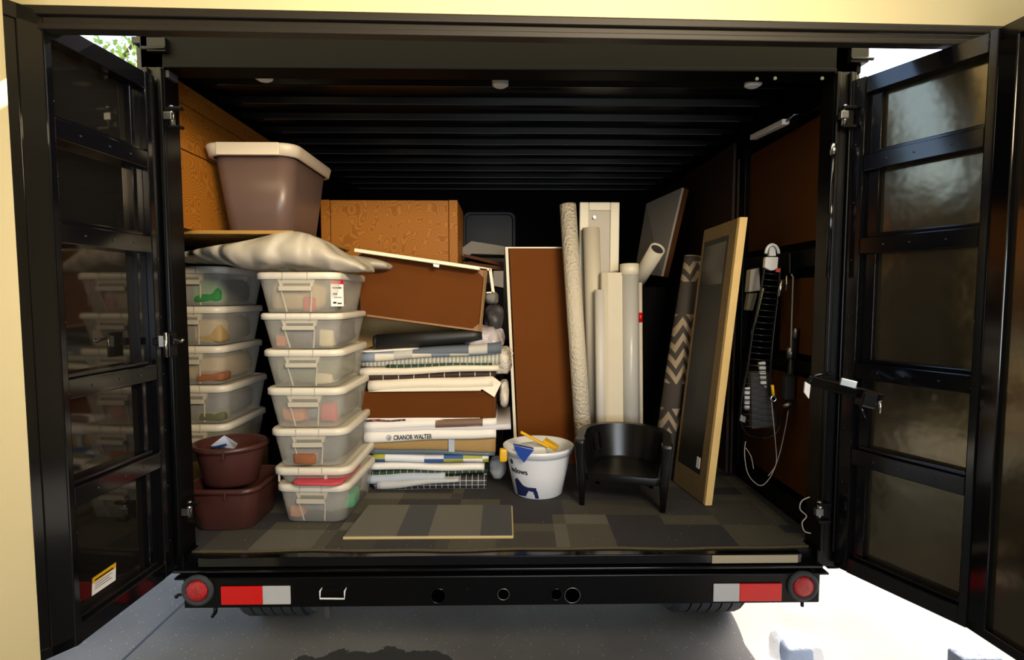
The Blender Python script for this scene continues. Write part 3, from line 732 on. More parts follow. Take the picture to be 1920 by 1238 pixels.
# front stack from the floor up: (height, x centre, description, contents)
front = [
 (.160, -.746, 'clear bin with green toys at the bottom of the front bin stack', 'big', [('teal', .08, -.03, .09, .07, 'toy'), ('orange', -.09, -.12, .06, .05, 'toy'), ('grey', -.02, .04, .20, .08, 'clothing'), ('navy', .0, -.05, .10, .06, 'clothing')]),
 (.066, -.752, 'shallow clear bin with a pink item, second from the floor in front stack', 'sh', [('pink', .03, -.08, .18, .03, 'cloth'), ('rust', -.07, -.1, .05, .03, 'toy')]),
 (.154, -.764, 'clear bin of slate and rust clothes, third from the floor in front stack', 'big', [('slate', .0, .0, .22, .10, 'clothing'), ('rust', -.02, -.14, .10, .05, 'clothing')]),
 (.160, -.772, 'clear bin with red and orange things, fourth from the floor in the front stack', 'big', [('orange', -.07, -.09, .10, .07, 'clothing'), ('red', .06, -.08, .07, .08, 'toy'), ('grey', .0, .06, .20, .09, 'clothing')]),
 (.148, -.780, 'clear bin with pale olive folded cloth, third from the top of the front stack', 'big', [('olive', .0, .0, .22, .10, 'clothing'), ('cream', .07, -.13, .08, .05, 'cloth')]),
 (.140, -.786, 'clear bin with dark clothes and orange item, second from top of the front stack', 'big', [('purple', .04, .0, .16, .09, 'clothing'), ('orange', -.10, -.12, .04, .06, 'toy'), ('cream', .09, -.14, .06, .08, 'cloth')]),
 (.157, -.792, 'clear bin with a red and white price label, topmost of the front stack', 'big', [('tan', -.02, .0, .20, .10, 'clothing'), ('charcoal', .09, -.08, .08, .07, 'clothing'), ('red', .035, -.15, .05, .06, 'toy')]),
]
z = FL
FRONT = []
SEQ = ['bottom bin of the front stack', 'shallow bin of the front stack', 'third bin up in the front stack', 'fourth bin up in the front stack', 'fifth bin up in the front stack', 'sixth bin up in the front stack', 'topmost bin of the front stack']
for i, (h, x, label, kind, cont) in enumerate(front):
    src = bigbin if kind == 'big' else shalbin
    o = put_bin(src, 0, 0, z, label, FY, x, rz=random.uniform(-.02, .02) + (-.04 if i == 0 else 0), group='clear bins of the front stack')
    if kind == 'big': o.scale = (.95 + .018 * i, 1, h / .158)
    FRONT.append((o, z, x, h))
    for j, (mn, dx, dy, s, hh, cat) in enumerate(cont):
        nm = {'clothing': 'folded_clothes', 'toy': 'toy', 'cloth': 'folded_cloth'}[cat]
        cn = {'grey': 'grey', 'teal': 'green', 'tan': 'tan'}.get(mn, mn)
        lump(nm, f'{cn} {nm.replace("_", " ")} seen through the side of the {SEQ[i]}', Vector((x + dx, FY + (dy if s < .12 else dy - .01), z + .006)), s * (1.2 if s > .14 else 1), (.33 if s > .14 else min(.12, s * 1.2)), hh * (1.35 if s > .14 else 1.1) * (h / .16), cloth[mn], seed=i * 5 + j, cat=cat)
    z += h + .001
ztopF = z
# price label on the top bin
o, z0, x0, h = FRONT[-1]
c = at(638, 545, FY - .17)
def stick(m_, q, Y, th, name, par):
    pts = [at(px, py, Y) for px, py in q]; mb = MB().slab(pts, (0, -th, 0)); ob = mb.build(name, m_); 
    ob.parent = par; ob.matrix_parent_inverse = par.matrix_basis.inverted(); return ob
# the label lies on the rounded right corner of the bin
lx = x0 + .31 * 1.05 / 2 - .026
lbm = Matrix.Translation((lx, FY - .155, z0)) @ Matrix.Rotation(math.radians(55), 4, 'Z')
pl = MB().box(-.03, .03, -.004, -.003, .025, .125, M=lbm).build('price_label', white_pl); pl.parent = o; pl.matrix_parent_inverse = o.matrix_basis.inverted(); lab(pl, 'white price label with a red top band')
for (u0, u1, w0, w1, mm, nm) in ((-.03, .03, .112, .1255, red_t, 'label_band'), (-.022, .02, .095, .1, ink, 'label_text'), (-.02, .0, .07, .077, ink, 'label_text'), (-.015, .02, .058, .062, mat('grey_ink', '888888'), 'label_text'), (-.02, -.005, .036, .043, ink, 'label_text'), (0, .02, .034, .039, ink, 'label_text')):
    q = MB().box(u0, u1, -.0048, -.0040, w0, w1, M=lbm).build(nm, mm); q.parent = pl
# back-left stack
BYc = .47 + .21; bx = -1.375; hL = .176
left = [('bottom', 'slate', 'slate'), ('low', 'navy', 'olive'), ('mid', 'tan', 'rust'), ('up', 'charcoal', 'tan'), ('top', 'slate', 'green')]
zb_ = FL + .01
left_lab = ['clear bin at the bottom of the left stack, behind the round brown tub', 'clear bin of navy clothes, second from the floor in the left stack', 'clear bin of tan and rust clothes, middle one of the left stack', 'clear bin of charcoal and cream things, second from the top of the left stack', 'clear bin with slate and green things, topmost of the left stack']
zz = [FL + .13, 0, 0, 0, 0]
base = at(430, 875, BYc - .21).z + .012
tag(MB().box(bx - .16, bx + .16, BYc - .2, BYc + .2, FL, base - .001).build('low_carton', card_tan, bevel=.004), 'tan carton under the left bin stack behind the brown tubs', 'box')
z = base
LB = ['bottom bin of the left stack', 'second bin up in the left stack', 'middle bin of the left stack', 'fourth bin up in the left stack', 'topmost bin of the left stack']
for i, lb_ in enumerate(left_lab):
    o = dup(bigbin, Vector((bx + .01 * math.sin(i * 2), BYc, z)), random.uniform(-.02, .02), lb_, 'clear bins of the left stack'); o.scale = (1.08, 1.0, .172 / .158)
    a1, a2 = left[i][1], left[i][2]
    lump('folded_clothes', f'{a1} folded clothes seen through the side of the {LB[i]}', Vector((bx - .01, BYc + .01, z + .008)), .27, .34, .12, cloth[a1], seed=40 + i)
    lump('folded_cloth', f'{a2} cloth seen through the front of the {LB[i]}', Vector((bx + .08, BYc - .145, z + .008)), .13, .09, .11 if i in (3, 4) else .05, cloth[a2], seed=50 + i, cat='cloth')
    z += .173
ztopL = z
print('TOPS', ztopF, ztopL)

# ------------------------------------------------------------------ brown tubs
def tub(name, label, c, w, d, h, r, m_, oval=False, rimh=.018):
    t = thing(name, label, 'tub', c)
    def rg(z, a): return ell(0, 0, z, w / 2 + a, d / 2 + a, 40) if oval else rrect(0, 0, z, w / 2 + a, d / 2 + a, r, n=7)
    tp = -.032 if oval else -.02
    m = MB().loft([rg(0, tp - .006), rg(.006, tp), rg(h * .6, tp * .35), rg(h - rimh, 0), rg(h - .004, .002), rg(h - .004, -.003), rg(h * .6, tp * .35 - .005), rg(.010, tp - .006)]); m.build('body', m_, t)
    m = MB().loft([rg(h - rimh, -.001), rg(h - rimh - .002, .010), rg(h - .008, .013), rg(h, .008), rg(h, 0), rg(h - .006, -.004)], cap0=False, cap1=False); rm = m.build('rim', m_, t)
    m = MB().box(w * .12, w * .12 + .006, -d / 2 - .014, -d / 2 + .01, h - rimh - .02, h - .002); m.build('rim_tab', m_, rm, bevel=.002)
    return t
tw = .262
ct = Vector((-1.085, .285, FL))
tub('brown_tub', 'rectangular dark brown tub standing on the carpet beneath the round tub', ct, .272, .29, .170, .06, tub_brown)
tub('brown_tub', 'round dark brown tub sitting in the rectangular brown tub', Vector((-1.10, .285, FL + .150)), .265, .235, .165, .1, tub_brown, oval=True)
c = Vector((-1.05, .27, FL + .26))
q = [at(395, 836, .30), at(420, 817, .30), at(445, 833, .32), at(440, 842, .34), at(400, 842, .33)]
pk = MB().slab(q, (0.0, .004, 0)).build('instruction_sheet', mat('pale_blue_white_paper', 'cfd8f0', rough=.5)); tag(pk, 'pale blue and white printed sheet sticking out of the round brown tub', 'paper')
q = [at(398, 838, .296), at(424, 832, .296), at(426, 836, .298), at(402, 841, .3)]
MB().slab(q, (0, -.001, 0)).build('printed_band', blue, pk)

# ------------------------------------------------------------------ cushion bag on top of the stacks
def blob(name, stations, m_, ny=22, wr=.006, seed=0):
    """stations: (x, z0, z1, y0, y1)"""
    m = MB(); rings = []
    for (x, z0, z1, y0, y1) in stations:
        rg = []
        for k in range(ny):
            t = 2 * PI * k / ny; c_, s_ = math.cos(t), math.sin(t)
            y = (y0 + y1) / 2 + (y1 - y0) / 2 * math.copysign(abs(c_) ** .8, c_)
            zc = (z0 + z1) / 2 + (z1 - z0) / 2 * math.copysign(abs(s_) ** .75, s_)
            nz = noise.noise(Vector((x * 9 + seed, y * 9, zc * 14))) * wr
            rg.append(Vector((x, y, max(z0, zc + nz))))
        rings.append(rg)
    m.loft(rings); return m.build(name, m_, None, sub=1)
st = []
zc_ = max(ztopF, ztopL) + .002
for px, pyt in ((300, 472), (345, 464), (400, 460), (450, 455), (500, 447), (545, 439), (575, 437), (605, 447), (635, 464), (662, 483), (680, 493), (693, 500)):
    x = at(px, 480, .30).x; k = max(0, (px - 560) / 140); zt_ = at(px, pyt, .26).z; f_ = min(1, max(0, (470 - px) / 60))
    z0_ = ztopF + .002 + (ztopL - ztopF) * f_
    st.append((x, z0_, max(z0_ + .01, zt_), .14 + .10 * k if px > 480 else .14 + .22 * (480 - px) / 180, (.52 - .1 * k) + .1 * f_))
cu = blob('vinyl_bag', st, cushion_m, wr=.03); tag(cu, 'wrinkled cream grey vinyl bag lying across the tops of both bin stacks', 'bag')
st = []
for px, dt in ((600, .02), (630, .05), (660, .05), (690, .035), (715, .025), (735, .008)):
    x = at(px, 470, .62).x; st.append((x, zc_ - .01, zc_ + .01 + dt, .54, .72))
tag(blob('folded_grey_sheet', st, cushion_m, wr=.01, seed=4), 'smaller grey vinyl sheet behind the cream grey bag', 'sheet')

# shelf board and taupe tote
SBZ = at(560, 438, .26).z + .006
bd = MB().box(-1.5, -.80, .21, 1.1, SBZ - .014, SBZ).build('plywood_board', mat('plywood', '9c7638', rough=.6, vary=.1), bevel=.002)
tag(bd, 'plywood board lying over the vinyl bag and carrying the large taupe tote', 'board')
t = thing('storage_tote', 'large taupe storage tote with a pale rim on the plywood board', 'tote', (-.976, .475, SBZ + .001))
w_, d_, h_ = .335, .44, .335
def rg(z, a, r=.06): return rrect(0, 0, z, w_ / 2 + a, d_ / 2 + a, r, n=8)
MB().loft([rg(0, -.05), rg(.008, -.042), rg(h_ - .03, -.008), rg(h_ - .03, -.012), rg(.014, -.048)]).build('body', bin_brown, t)
lidm = mat('pale_taupe_lid', 'c9bcaa', rough=.4)
MB().loft([rg(h_ - .045, -.004), rg(h_ - .045, .008), rg(h_ - .008, .016), rg(h_, .012), rg(h_, -.002), rg(h_ - .01, -.01)], cap0=False).build('lid', lidm, t)
MB().box(-.12, .12, -d_ / 2 - .018, -d_ / 2 + .002, h_ - .047, h_ + .001).build('lid_clip', lidm, t, bevel=.003)

# long orange carton left
t = thing('patterned_carton', 'long orange swirl-patterned carton standing along the left wall behind the taupe tote', 'carton', (-1.20, .08, SBZ + .001))
for z0, z1 in ((0, .285), (.289, .452), (.456, .53)):
    MB().box(-.012, .025, 0, 1.15, z0, z1).build('side_panel', swirl_m, t, bevel=.002)
# make sure the plywood board reaches under it
# orange box centre
zc0 = 1.585
tag(MB().box(-.86, -.24, .98, 1.35, FL, zc0).build('tall_carton', card_tan, bevel=.004), 'tall tan carton behind the paper pile, under the orange patterned box', 'carton')
ox0, ox1 = at(620, 430, .96).x, at(858, 430, .96).x; ozt = at(740, 376, .96).z
t = thing('patterned_box', 'orange swirl-patterned box on the tall carton behind the tilted brown box', 'box', ((ox0 + ox1) / 2, .96, zc0 + .001))
w2 = (ox1 - ox0) / 2
MB().box(-w2, w2 - .048, 0, .4, 0, ozt - zc0).build('body', swirl_m, t, bevel=.002)
MB().box(w2 - .045, w2, 0, .4, 0, ozt - zc0 + .002).build('end_flap', swirl_m, t, bevel=.002)
MB().box(-w2 - .05, -w2 - .004, .0, .4, 0, ozt - zc0 + .002).build('end_flap', swirl_m, t, bevel=.002)
MB().box(-.02, -.014, -.001, 0, .065, .071).build('paint_speck', white_pl, t)

# tilted brown shallow box
P_ = [at(676, 594, .60), at(902, 622, .60), at(913, 508, .66), at(672, 478, .66)]
t = thing('flat_box', 'tilted dark brown flat box with a white top edge resting above the black tube', 'box', P_[0])
q = [p - P_[0] for p in P_]
bk = Vector((0, .06, .012))
MB().slab(q, bk).build('panel', card_brown, t, bevel=.002)
e = lambda A, B, k: A + (B - A) * k
ed = mat('brown_edge_strip', '8a6a48', rough=.6)
MB().bar(q[1] + Vector((-.004, -.002, 0)), q[2] + Vector((-.004, -.002, 0)), .006, .02).build('edge_strip', ed, t)
MB().bar(q[0] + Vector((.03, -.002, .006)), q[1] + Vector((0, -.002, .004)), .006, .008).build('edge_strip', ed, t)
for A, B, C in ((q[1], q[0], q[2]), (q[2], q[3], q[1])):
    a1 = e(A, B, .09); a2 = e(A, C, .16)
    MB().slab([A, a1, a2], (0, -.003, 0)).build('corner_tape', mat('tan_tape', '7d4f28', rough=.4), t)
s0, s1 = at(668, 470, .62) - P_[0], at(900, 504, .62) - P_[0]
lab(MB().bar(s0, s1, .07, .016).build('top_edge', cream, t, bevel=.002), 'cream painted top edge')
MB().slab([at(812, 494, .595) - P_[0], at(824, 496, .595) - P_[0], at(823, 502, .595) - P_[0], at(813, 500, .595) - P_[0]], (0, -.002, 0)).build('paper_tag', white_pl, t)
# white frame corner
t = thing('picture_frame', 'white picture frame corner poking out right of the tilted brown box', 'frame', at(925, 548, .74))
o_ = at(925, 548, .74)
MB().bar(at(896, 502, .74) - o_, at(920, 506, .74) - o_, .02, .012).bar(at(919, 504, .74) - o_, at(925, 549, .74) - o_, .02, .014, up=(1, 0, 0)).bar(at(925, 548, .74) - o_, at(912, 549, .74) - o_, .02, .006).build('moulding', cream, t)

# ------------------------------------------------------------------ the flat pile
def fold(name, label, x0, x1, y0, y1, Y, depth, m_, dy=0, cat='roll', tilt=0, round_=1, group='folded sheets and rolls in the pile', y0r=None, y1r=None, extra=None):
    """pixels x0..x1 (left,right) y0..y1 (top,bottom) on the front plane Y: a folded sheet with a rounded front edge"""
    tl, bl = at(x0, y0, Y), at(x0, y1, Y); tr_, br = at(x1, y0 if y0r is None else y0r, Y), at(x1, y1 if y1r is None else y1r, Y)
    m = MB(); rings = []; N = 14
    for i in range(N + 1):
        k = i / N; top = tl.lerp(tr_, k); bot = bl.lerp(br, k)
        wob = .0025 * math.sin(k * 9 + x0)
        zc = (top.z + bot.z) / 2 + wob; hz = max(.0015, (top.z - bot.z) / 2 - .0003); x = top.x
        prof = []
        rf = min(hz, .03) * round_
        for j in range(7):
            a = PI / 2 + PI * j / 6
            prof.append(Vector((x, Y + rf + rf * math.cos(a), zc + hz * math.sin(a))))
        prof += [Vector((x, Y + depth, zc - hz)), Vector((x, Y + depth, zc + hz))]
        rings.append(prof)
    m.loft(rings)
    root = thing(name, label, cat, (0, 0, 0), group=group)
    c = (tl + br) / 2; root.location = c
    for v_ in m.v: v_ -= c
    ob = m.build('body' if extra is None else 'body', m_, root)
    # flatten: single mesh thing
    COL.objects.unlink(root); bpy.data.objects.remove(root)
    ob.parent = None; ob.name = name; ob.location = c; tag(ob, label, cat, group); return ob
grid_dark = stripes('black_white_grid_paper', '26272b', 'd8d8d8', period=.028, duty=.94, axis2='Z', period2=.02, duty2=.93)
green_dark = stripes('green_black_grid_sheet', '14301f', 'aebfae', period=.032, duty=.94)
brown_white = stripes('maroon_sheet_white_lines', '2d1714', 'c9bfae', period=.07, duty=.95)
grey_stripe = stripes('grey_striped_fabric', '8b8d84', 'b9b9ae', period=.018, duty=.6)
patchw = patches('blue_grey_patchwork', ['cfc9bd', '8390a0', 'd6cfc2', '565f6e', 'b4b3ae', '8a96a6'], cell=(.085, .4, .4))
print_m = patches('blue_yellow_printed_sheet', ['d9dde6', '2f5696', 'd9dde6', 'c9cdd8', 'a0a040', 'e6e6ea'], cell=(.09, .4, .4), off=(.03, 0, 0))
band_m = stripes('white_roll_brown_band', 'dddbdc', '6d5346', period=2, duty=.5)
silver_blue = mat('pale_blue_grey_sheet', 'a8b4c4', rough=.5)
PY = .58; DP = .34
fold('gridded_sheet', 'black sheet with white grid lines, lowest on the carpet in the pile', 700, 912, 900, 924, PY, DP, grid_dark, y0r=893, y1r=920, cat='sheet')
fold('folded_paper', 'grey white folded paper lying over the gridded sheet near the bottom of the pile', 706, 860, 905, 922, PY - .025, DP, mat('grey_white_paper', 'b4b6ba'), y0r=898, y1r=904, cat='paper')
fold('white_roll', 'plain white roll second from the bottom at the left of the pile', 688, 834, 893, 911, PY - .01, DP, silver_blue, y0r=888, y1r=904)
fold('gridded_sheet', 'green and black gridded sheet in the lower pile', 690, 915, 884, 893, PY + .01, DP, green_dark, y0r=881, y1r=889, cat='sheet')
fold('white_sheet', 'white sheet with a dark mark, below the blue printed sheet', 690, 908, 869, 883, PY, DP, white_paper, y0r=872, y1r=885, cat='sheet')
fold('printed_sheet', 'blue yellow and white printed sheet below the navy folder', 698, 916, 853, 869, PY - .005, DP, print_m, y0r=856, y1r=869, cat='sheet')
fold('navy_folder', 'slate blue folder directly below the tan padded carton', 688, 928, 842, 851, PY, DP, mat('slate_blue_folder', '55616f', rough=.35), y0r=849, y1r=855, cat='folder', round_=.4)
tb = fold('tan_carton', 'tan carton with a white strap in the lower pile', 688, 929, 820, 842, PY + .01, DP, card_tan, y0r=821, y1r=849, cat='carton', round_=.3)
o_ = tb.location
lab(MB().slab([at(841, 822, PY) - o_, at(852, 822, PY) - o_, at(852, 848, PY) - o_, at(841, 847, PY) - o_], (0, .02, 0)).build('strap', silver_blue, tb), 'white strap')
wr_ = fold('white_roll', 'white roll with black lettering above the tan strapped carton', 682, 930, 811, 832, PY - .02, DP, white_paper, y0r=806, y1r=822, round_=.6)
o_ = wr_.location
pa, pb = at(738, 825, PY - .0215), at(812, 822, PY - .0215)
ang = math.atan2(pb.z - pa.z, pb.x - pa.x)
Mt = Matrix.Translation(pa - o_) @ Matrix.Rotation(-ang, 4, 'Y') @ Matrix.Rotation(PI / 2, 4, 'X')
text_mesh('lettering', 'CRANOR WALTER', .029, ink, wr_, Mt, sx=.72)
cg = at(729, 821, PY - .022) - o_
MB().tube([cg + Vector((.011 * math.cos(t * PI / 10), 0, .011 * math.sin(t * PI / 10))) for t in range(21)], .0009, n=6, cap=False).build('logo_ring', ink, wr_)
text_mesh('logo_letter', 'G', .016, ink, wr_, Matrix.Translation(cg + Vector((-.005, 0, -.006))) @ Matrix.Rotation(PI / 2, 4, 'X'))
fold('white_board', 'white sheet sticking out furthest right of the pile', 682, 958, 804, 812, PY - .01, DP + .1, mat('lilac_white_sheet', 'c9c6cf'), y0r=795, y1r=806, cat='sheet', round_=.5)
wb = fold('banded_roll', 'white roll with a wide brown band just above the outsticking sheet', 682, 931, 791, 810, PY - .015, DP, white_paper, y0r=785, y1r=801)
o_ = wb.location
# brown band as wrap
m = MB(); rings = []
for px in (816, 905):
    kk = (px - 682) / (931 - 682); tp_, bt_ = at(px, 791 - 6 * kk, PY - .015), at(px, 810 - 9 * kk, PY - .015); zc = (tp_.z + bt_.z) / 2; hz = (tp_.z - bt_.z) / 2 + .001; rf = hz
    rings.append([Vector((tp_.x, PY - .0165 + rf + rf * math.cos(PI / 2 + PI * j / 8), zc + hz * math.sin(PI / 2 + PI * j / 8))) - o_ for j in range(9)])
m.loft(rings, cap0=False, cap1=False); lab(m.build('brown_band', mat('brown_band_paint', '6d5346', rough=.5), wb), 'brown band')
fold('white_sheet', 'thin white sheet directly under the brown carton', 682, 900, 782, 790, PY, DP, white_paper, y0r=783, y1r=787, cat='sheet', round_=.5)
fold('pink_print_sheet', 'dark sheet with pink print at the left under the brown carton', 684, 760, 787, 793, PY - .005, .2, patches('pink_print', ['4a3338', '8a5a62', '3a3034'], cell=(.01, .4, .02)), cat='sheet')
# brown carton
a, b = at(678, 734, PY), at(930, 784, PY)
bc = thing('brown_carton', 'brown cardboard carton in the middle of the pile below the cream rolls', 'carton', ((a.x + b.x) / 2, PY, b.z))
hw = (b.x - a.x) / 2; hh = a.z - b.z
MB().box(-hw, hw, 0, DP, 0, hh).build('body', card_brown, bc, bevel=.003)
MB().box(hw - .014, hw - .011, -.0015, .0, 0, hh).build('side_seam', mat('dark_seam', '2c160a'), bc)
fold('cream_roll', 'thick cream roll lying on the brown carton', 689, 924, 714, 736, PY - .02, DP, cream_paper, y0r=707, y1r=730, round_=1)
m = MB(); q = [at(690, 735, PY - .022), at(900, 733, PY - .022), at(904, 730, PY - .022), at(927, 745, PY - .018), at(940, 718, PY + .0), at(924, 706, PY + .02)]
tag(MB().slab(q, (0, .004, 0)).build('loose_wrapper', cream_paper), 'torn cream wrapper hanging over the corner of the brown carton', 'paper')
fold('maroon_sheet', 'maroon sheet with thin white cross lines between two cream rolls', 680, 930, 704, 716, PY + .0, DP, brown_white, y0r=697, y1r=706, cat='sheet')
fold('cream_roll', 'cream roll above the maroon lined sheet', 674, 935, 692, 707, PY - .015, DP, cream_paper, y0r=685, y1r=696)
fold('green_sheet', 'dark green lined sheet near the top of the pile', 725, 922, 684, 692, PY - .0, DP, green_dark, y0r=680, y1r=691, cat='sheet')
fold('striped_fabric', 'grey striped folded fabric under the patchwork roll', 676, 940, 678, 688, PY + .005, DP, grey_stripe, y0r=662, y1r=685, cat='fabric')
fold('patchwork_roll', 'blue grey and cream patchwork roll on top of the striped fabric', 676, 940, 663, 680, PY - .015, DP, patchw, y0r=643, y1r=664)
fold('thin_white_sheet', 'thin white sheet under the black tube', 676, 862, 657, 661, PY - .0, DP * .8, white_paper, y0r=652, y1r=655, cat='sheet')
# plastic wrapped bundle to the right of the pile
wrapm = mat('milky_plastic_wrap', 'b3aab0', rough=.25, alpha=.9, bump=.8, bscale=35)
def blobz(name, label, px0, px1, pyt, pyb, Y0, Y1, m_, seed=0, cat='bundle'):
    a, b = at(px0, pyt, Y0), at(px1, pyb, Y0)
    sx, sz = b.x - a.x, a.z - b.z
    o = lump(name, label, Vector(((a.x + b.x) / 2, (Y0 + Y1) / 2, b.z)), sx, Y1 - Y0, sz, m_, seed, cat, e=.65, na=.5); return o
blobz('wrapped_bundle', 'lilac white plastic-wrapped bundle at the upper right of the pile', 862, 948, 610, 662, .60, .92, wrapm, 3)
blobz('plastic_wrap', 'crumpled milky plastic wrap hanging right of the cream rolls', 918, 962, 652, 708, .585, .85, mat('crumpled_wrap', 'c8c0b4', rough=.3, bump=1, bscale=40), 5, 'plastic wrap')
blobz('dark_bag', 'dark grey bag beside the tilted brown box', 905, 946, 570, 622, .66, .95, mat('dark_grey_bag', '39373a', rough=.5, bump=.6, bscale=20), 8, 'bag')
blobz('grey_bag', 'grey crumpled bag left of the tall brown panel', 905, 935, 545, 572, .72, .95, grey_cloth, 9, 'bag')
blobz('plastic_wrap', 'pale crumpled plastic between the brown carton and the tall brown panel', 935, 955, 715, 770, .64, .80, mat('crumpled_wrap', 'c8c0b4'), 12, 'plastic wrap')
blobz('plastic_wrap', 'crumpled clear plastic on the carpet left of the white bucket', 915, 950, 868, 905, .62, .8, plastic_bag, 13, 'plastic wrap')
tag(MB().tube(smooth([at(948, 655, .6), at(955, 652, .6), at(962, 662, .6), at(957, 674, .6), at(950, 680, .6)]), .0015, n=6).build('plastic_loop', cable_grey), 'thin plastic loop sticking out right of the pile', 'cord')
# things behind at the upper right of the pile
for (nm, lb_, q, Y, mm, cat) in (
    ('grey_sheet', 'grey folded sheet behind the pile beside the hatch', ((862, 468), (884, 452), (946, 462), (946, 478), (884, 476), (866, 488)), 1.3, grey_cloth, 'sheet'),
    ('brown_plank', 'upper brown plank slanting behind the tall brown panel', ((868, 476), (944, 492), (944, 500), (870, 482)), 1.2, brown_lining, 'plank'),
    ('brown_plank', 'lower brown plank slanting behind the tall brown panel', ((868, 490), (944, 500), (944, 508), (868, 498)), 1.15, brown_lining, 'plank'),
    ('grey_box', 'small grey box behind the white frame corner', ((925, 508), (944, 508), (944, 540), (925, 536)), 1.0, grey_cloth, 'box')):
    tag(MB().slab([at(x, y, Y) for x, y in q], (0, .3, 0)).build(nm, mm, bevel=.002), lb_, cat)
tag(MB().box(-.235, .0, 1.02, 1.9, FL, 1.52).build('storage_crate', black_flat, bevel=.004), 'dark storage crate behind the tall brown panel', 'crate')
# black tube
a, b = at(706, 641, .62), at(904, 628, .62)
t = thing('black_tube', 'fat black tube lying slightly tilted under the tilted brown box', 'tube', a)
L_ = b - a; 
MB().tube([Vector((0, 0, 0)), L_ * .5 + Vector((0, 0, -.001)), L_ * .9, L_], [.034, .034, .030, .022], n=20).build('body', mat('black_foam_roll', '161719', rough=.5), t)
MB().tube([Vector((-.012, 0, 0)), Vector((.004, 0, 0))], [.027, .035], n=20).build('end_cap', mat('black_foam_roll', '161719'), t)

# ------------------------------------------------------------------ tall brown panel
Pn = [at(963, 800, .95), at(1088, 878, .93), at(1058, 464, 1.0), at(947, 464, 1.0)]
bl = atz(967, 870, FL + .004); br = atz(1086, 878, FL + .004)
bl = Vector((at(966, 870, .97).x, .94, FL + .003)); br = Vector((at(1088, 870, .94).x, .94, FL + .003))
tl_, tr2 = at(947, 464, 1.02), at(1060, 464, 1.02)
t = thing('framed_panel', 'tall rust brown board with a cream frame leaning behind the white bucket', 'panel', bl)
q = [Vector((0, 0, 0)), br - bl, tr2 - bl, tl_ - bl]
MB().slab([e(q[0], q[1], .06), q[1], q[2] - Vector((0, 0, .006)), e(q[3], q[2], .07) - Vector((0, 0, .006))], (0, .03, 0)).build('board', card_rust, t, bevel=.002)
MB().bar(q[0] + Vector((.006, .012, 0)), q[3] + Vector((.008, .012, -.004)), .016, .04, up=(0, 1, 0)).build('frame_side', cream, t, bevel=.002)
MB().bar(q[3] + Vector((0, .012, -.002)), q[2] + Vector((0, .012, -.002)), .04, .008).build('frame_top', cream, t, bevel=.001)

# ------------------------------------------------------------------ rolls and tubes
def stick_tube(name, label, top, bot, r, m_, cat='tube', hollow=True, cap_m=None, rx=1, group='upright rolls and tubes'):
    a, b = Vector(bot), Vector(top)
    t = thing(name, label, cat, a, group=group); d = b - a; n = d.normalized()
    if hollow:
        n0 = 24; m = MB()
        up = Vector((0, 1, 0)); A = n.cross(up).normalized(); B = A.cross(n)
        def rr(p, r_): return [p + A * r_ * math.cos(2 * PI * k / n0) + B * r_ * math.sin(2 * PI * k / n0) for k in range(n0)]
        m.loft([rr(Vector((0, 0, 0)), r), rr(d, r), rr(d, r * .84), rr(d - n * .12, r * .84)])
        m.build('body', m_, t)
        MB().loft([rr(d - n * .012, r * .84), rr(d - n * .010, r * .84)]).build('bore_shade_disc', mat('bore_shade', '2c2a28', rough=.8), t)  # dark disc painted as the shade inside the open tube end
    else:
        MB().tube([Vector((0, 0, 0)), d], r, n=24).build('body', m_, t)
    if cap_m:
        c = MB().tube([d - n * .055, d + n * .004], r * 1.06, n=24).build('end_cap', cap_m, t)
        lab(c, 'cream end cap')
    return t
def rt(px0, px1, pyt, bx0, bx1, Yt, Yb):
    """top/bottom centre and radius from pixel widths; foot on the floor at depth Yb"""
    tp_ = at((px0 + px1) / 2, pyt, Yt); r = (at(px1, pyt, Yt).x - at(px0, pyt, Yt).x) / 2
    bt_ = Vector((at((bx0 + bx1) / 2, 830, Yb).x, Yb, FL + .004)); return tp_, bt_, r
embossed = mat('embossed_cream_wallpaper', 'cfc5b2', rough=.55, bump=1.0, bscale=75)
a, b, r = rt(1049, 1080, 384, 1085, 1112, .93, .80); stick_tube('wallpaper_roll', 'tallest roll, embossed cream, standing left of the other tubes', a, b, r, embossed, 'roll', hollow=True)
a, b, r = rt(1091, 1125, 428, 1108, 1132, 1.02, .98); stick_tube('cream_roll', 'cream roll standing in front of the cabinet door', a, b, r * .95, cream_tube, 'roll')
a, b, r = rt(1114, 1134, 544, 1118, 1138, .92, .86); stick_tube('white_tube', 'shortest white tube between the cream roll and the square post', a, b, r * .98, mat('off_white_tube', 'cfcac4', rough=.5), 'tube', hollow=False)
a, b, r = rt(1163, 1197, 497, 1166, 1200, .92, .86); stick_tube('capped_tube', 'grey wrapped tube with a cream cap right of the square post', a, b, r * .97, grey_tube, 'tube', hollow=False, cap_m=cream)
# square post
a0, a1 = at(1129, 511, .90), at(1170, 511, .90)
t = thing('square_post', 'cream square post carton standing among the tubes', 'post', ((at(1131, 830, .84).x + at(1171, 830, .84).x) / 2, .84, FL + .003))
o_ = t.location
w2 = (a1.x - a0.x) / 2; dxx = (a0.x + a1.x) / 2 - o_.x; hh = a0.z - o_.z
q = [Vector((-w2, .02, 0)), Vector((-w2 * .45, 0, 0)), Vector((w2, 0, 0)), Vector((w2, .07, 0)), Vector((-w2, .07, 0))]
MB().slab(q, (dxx, .06, hh)).build('body', cream_tube, t, bevel=.002)
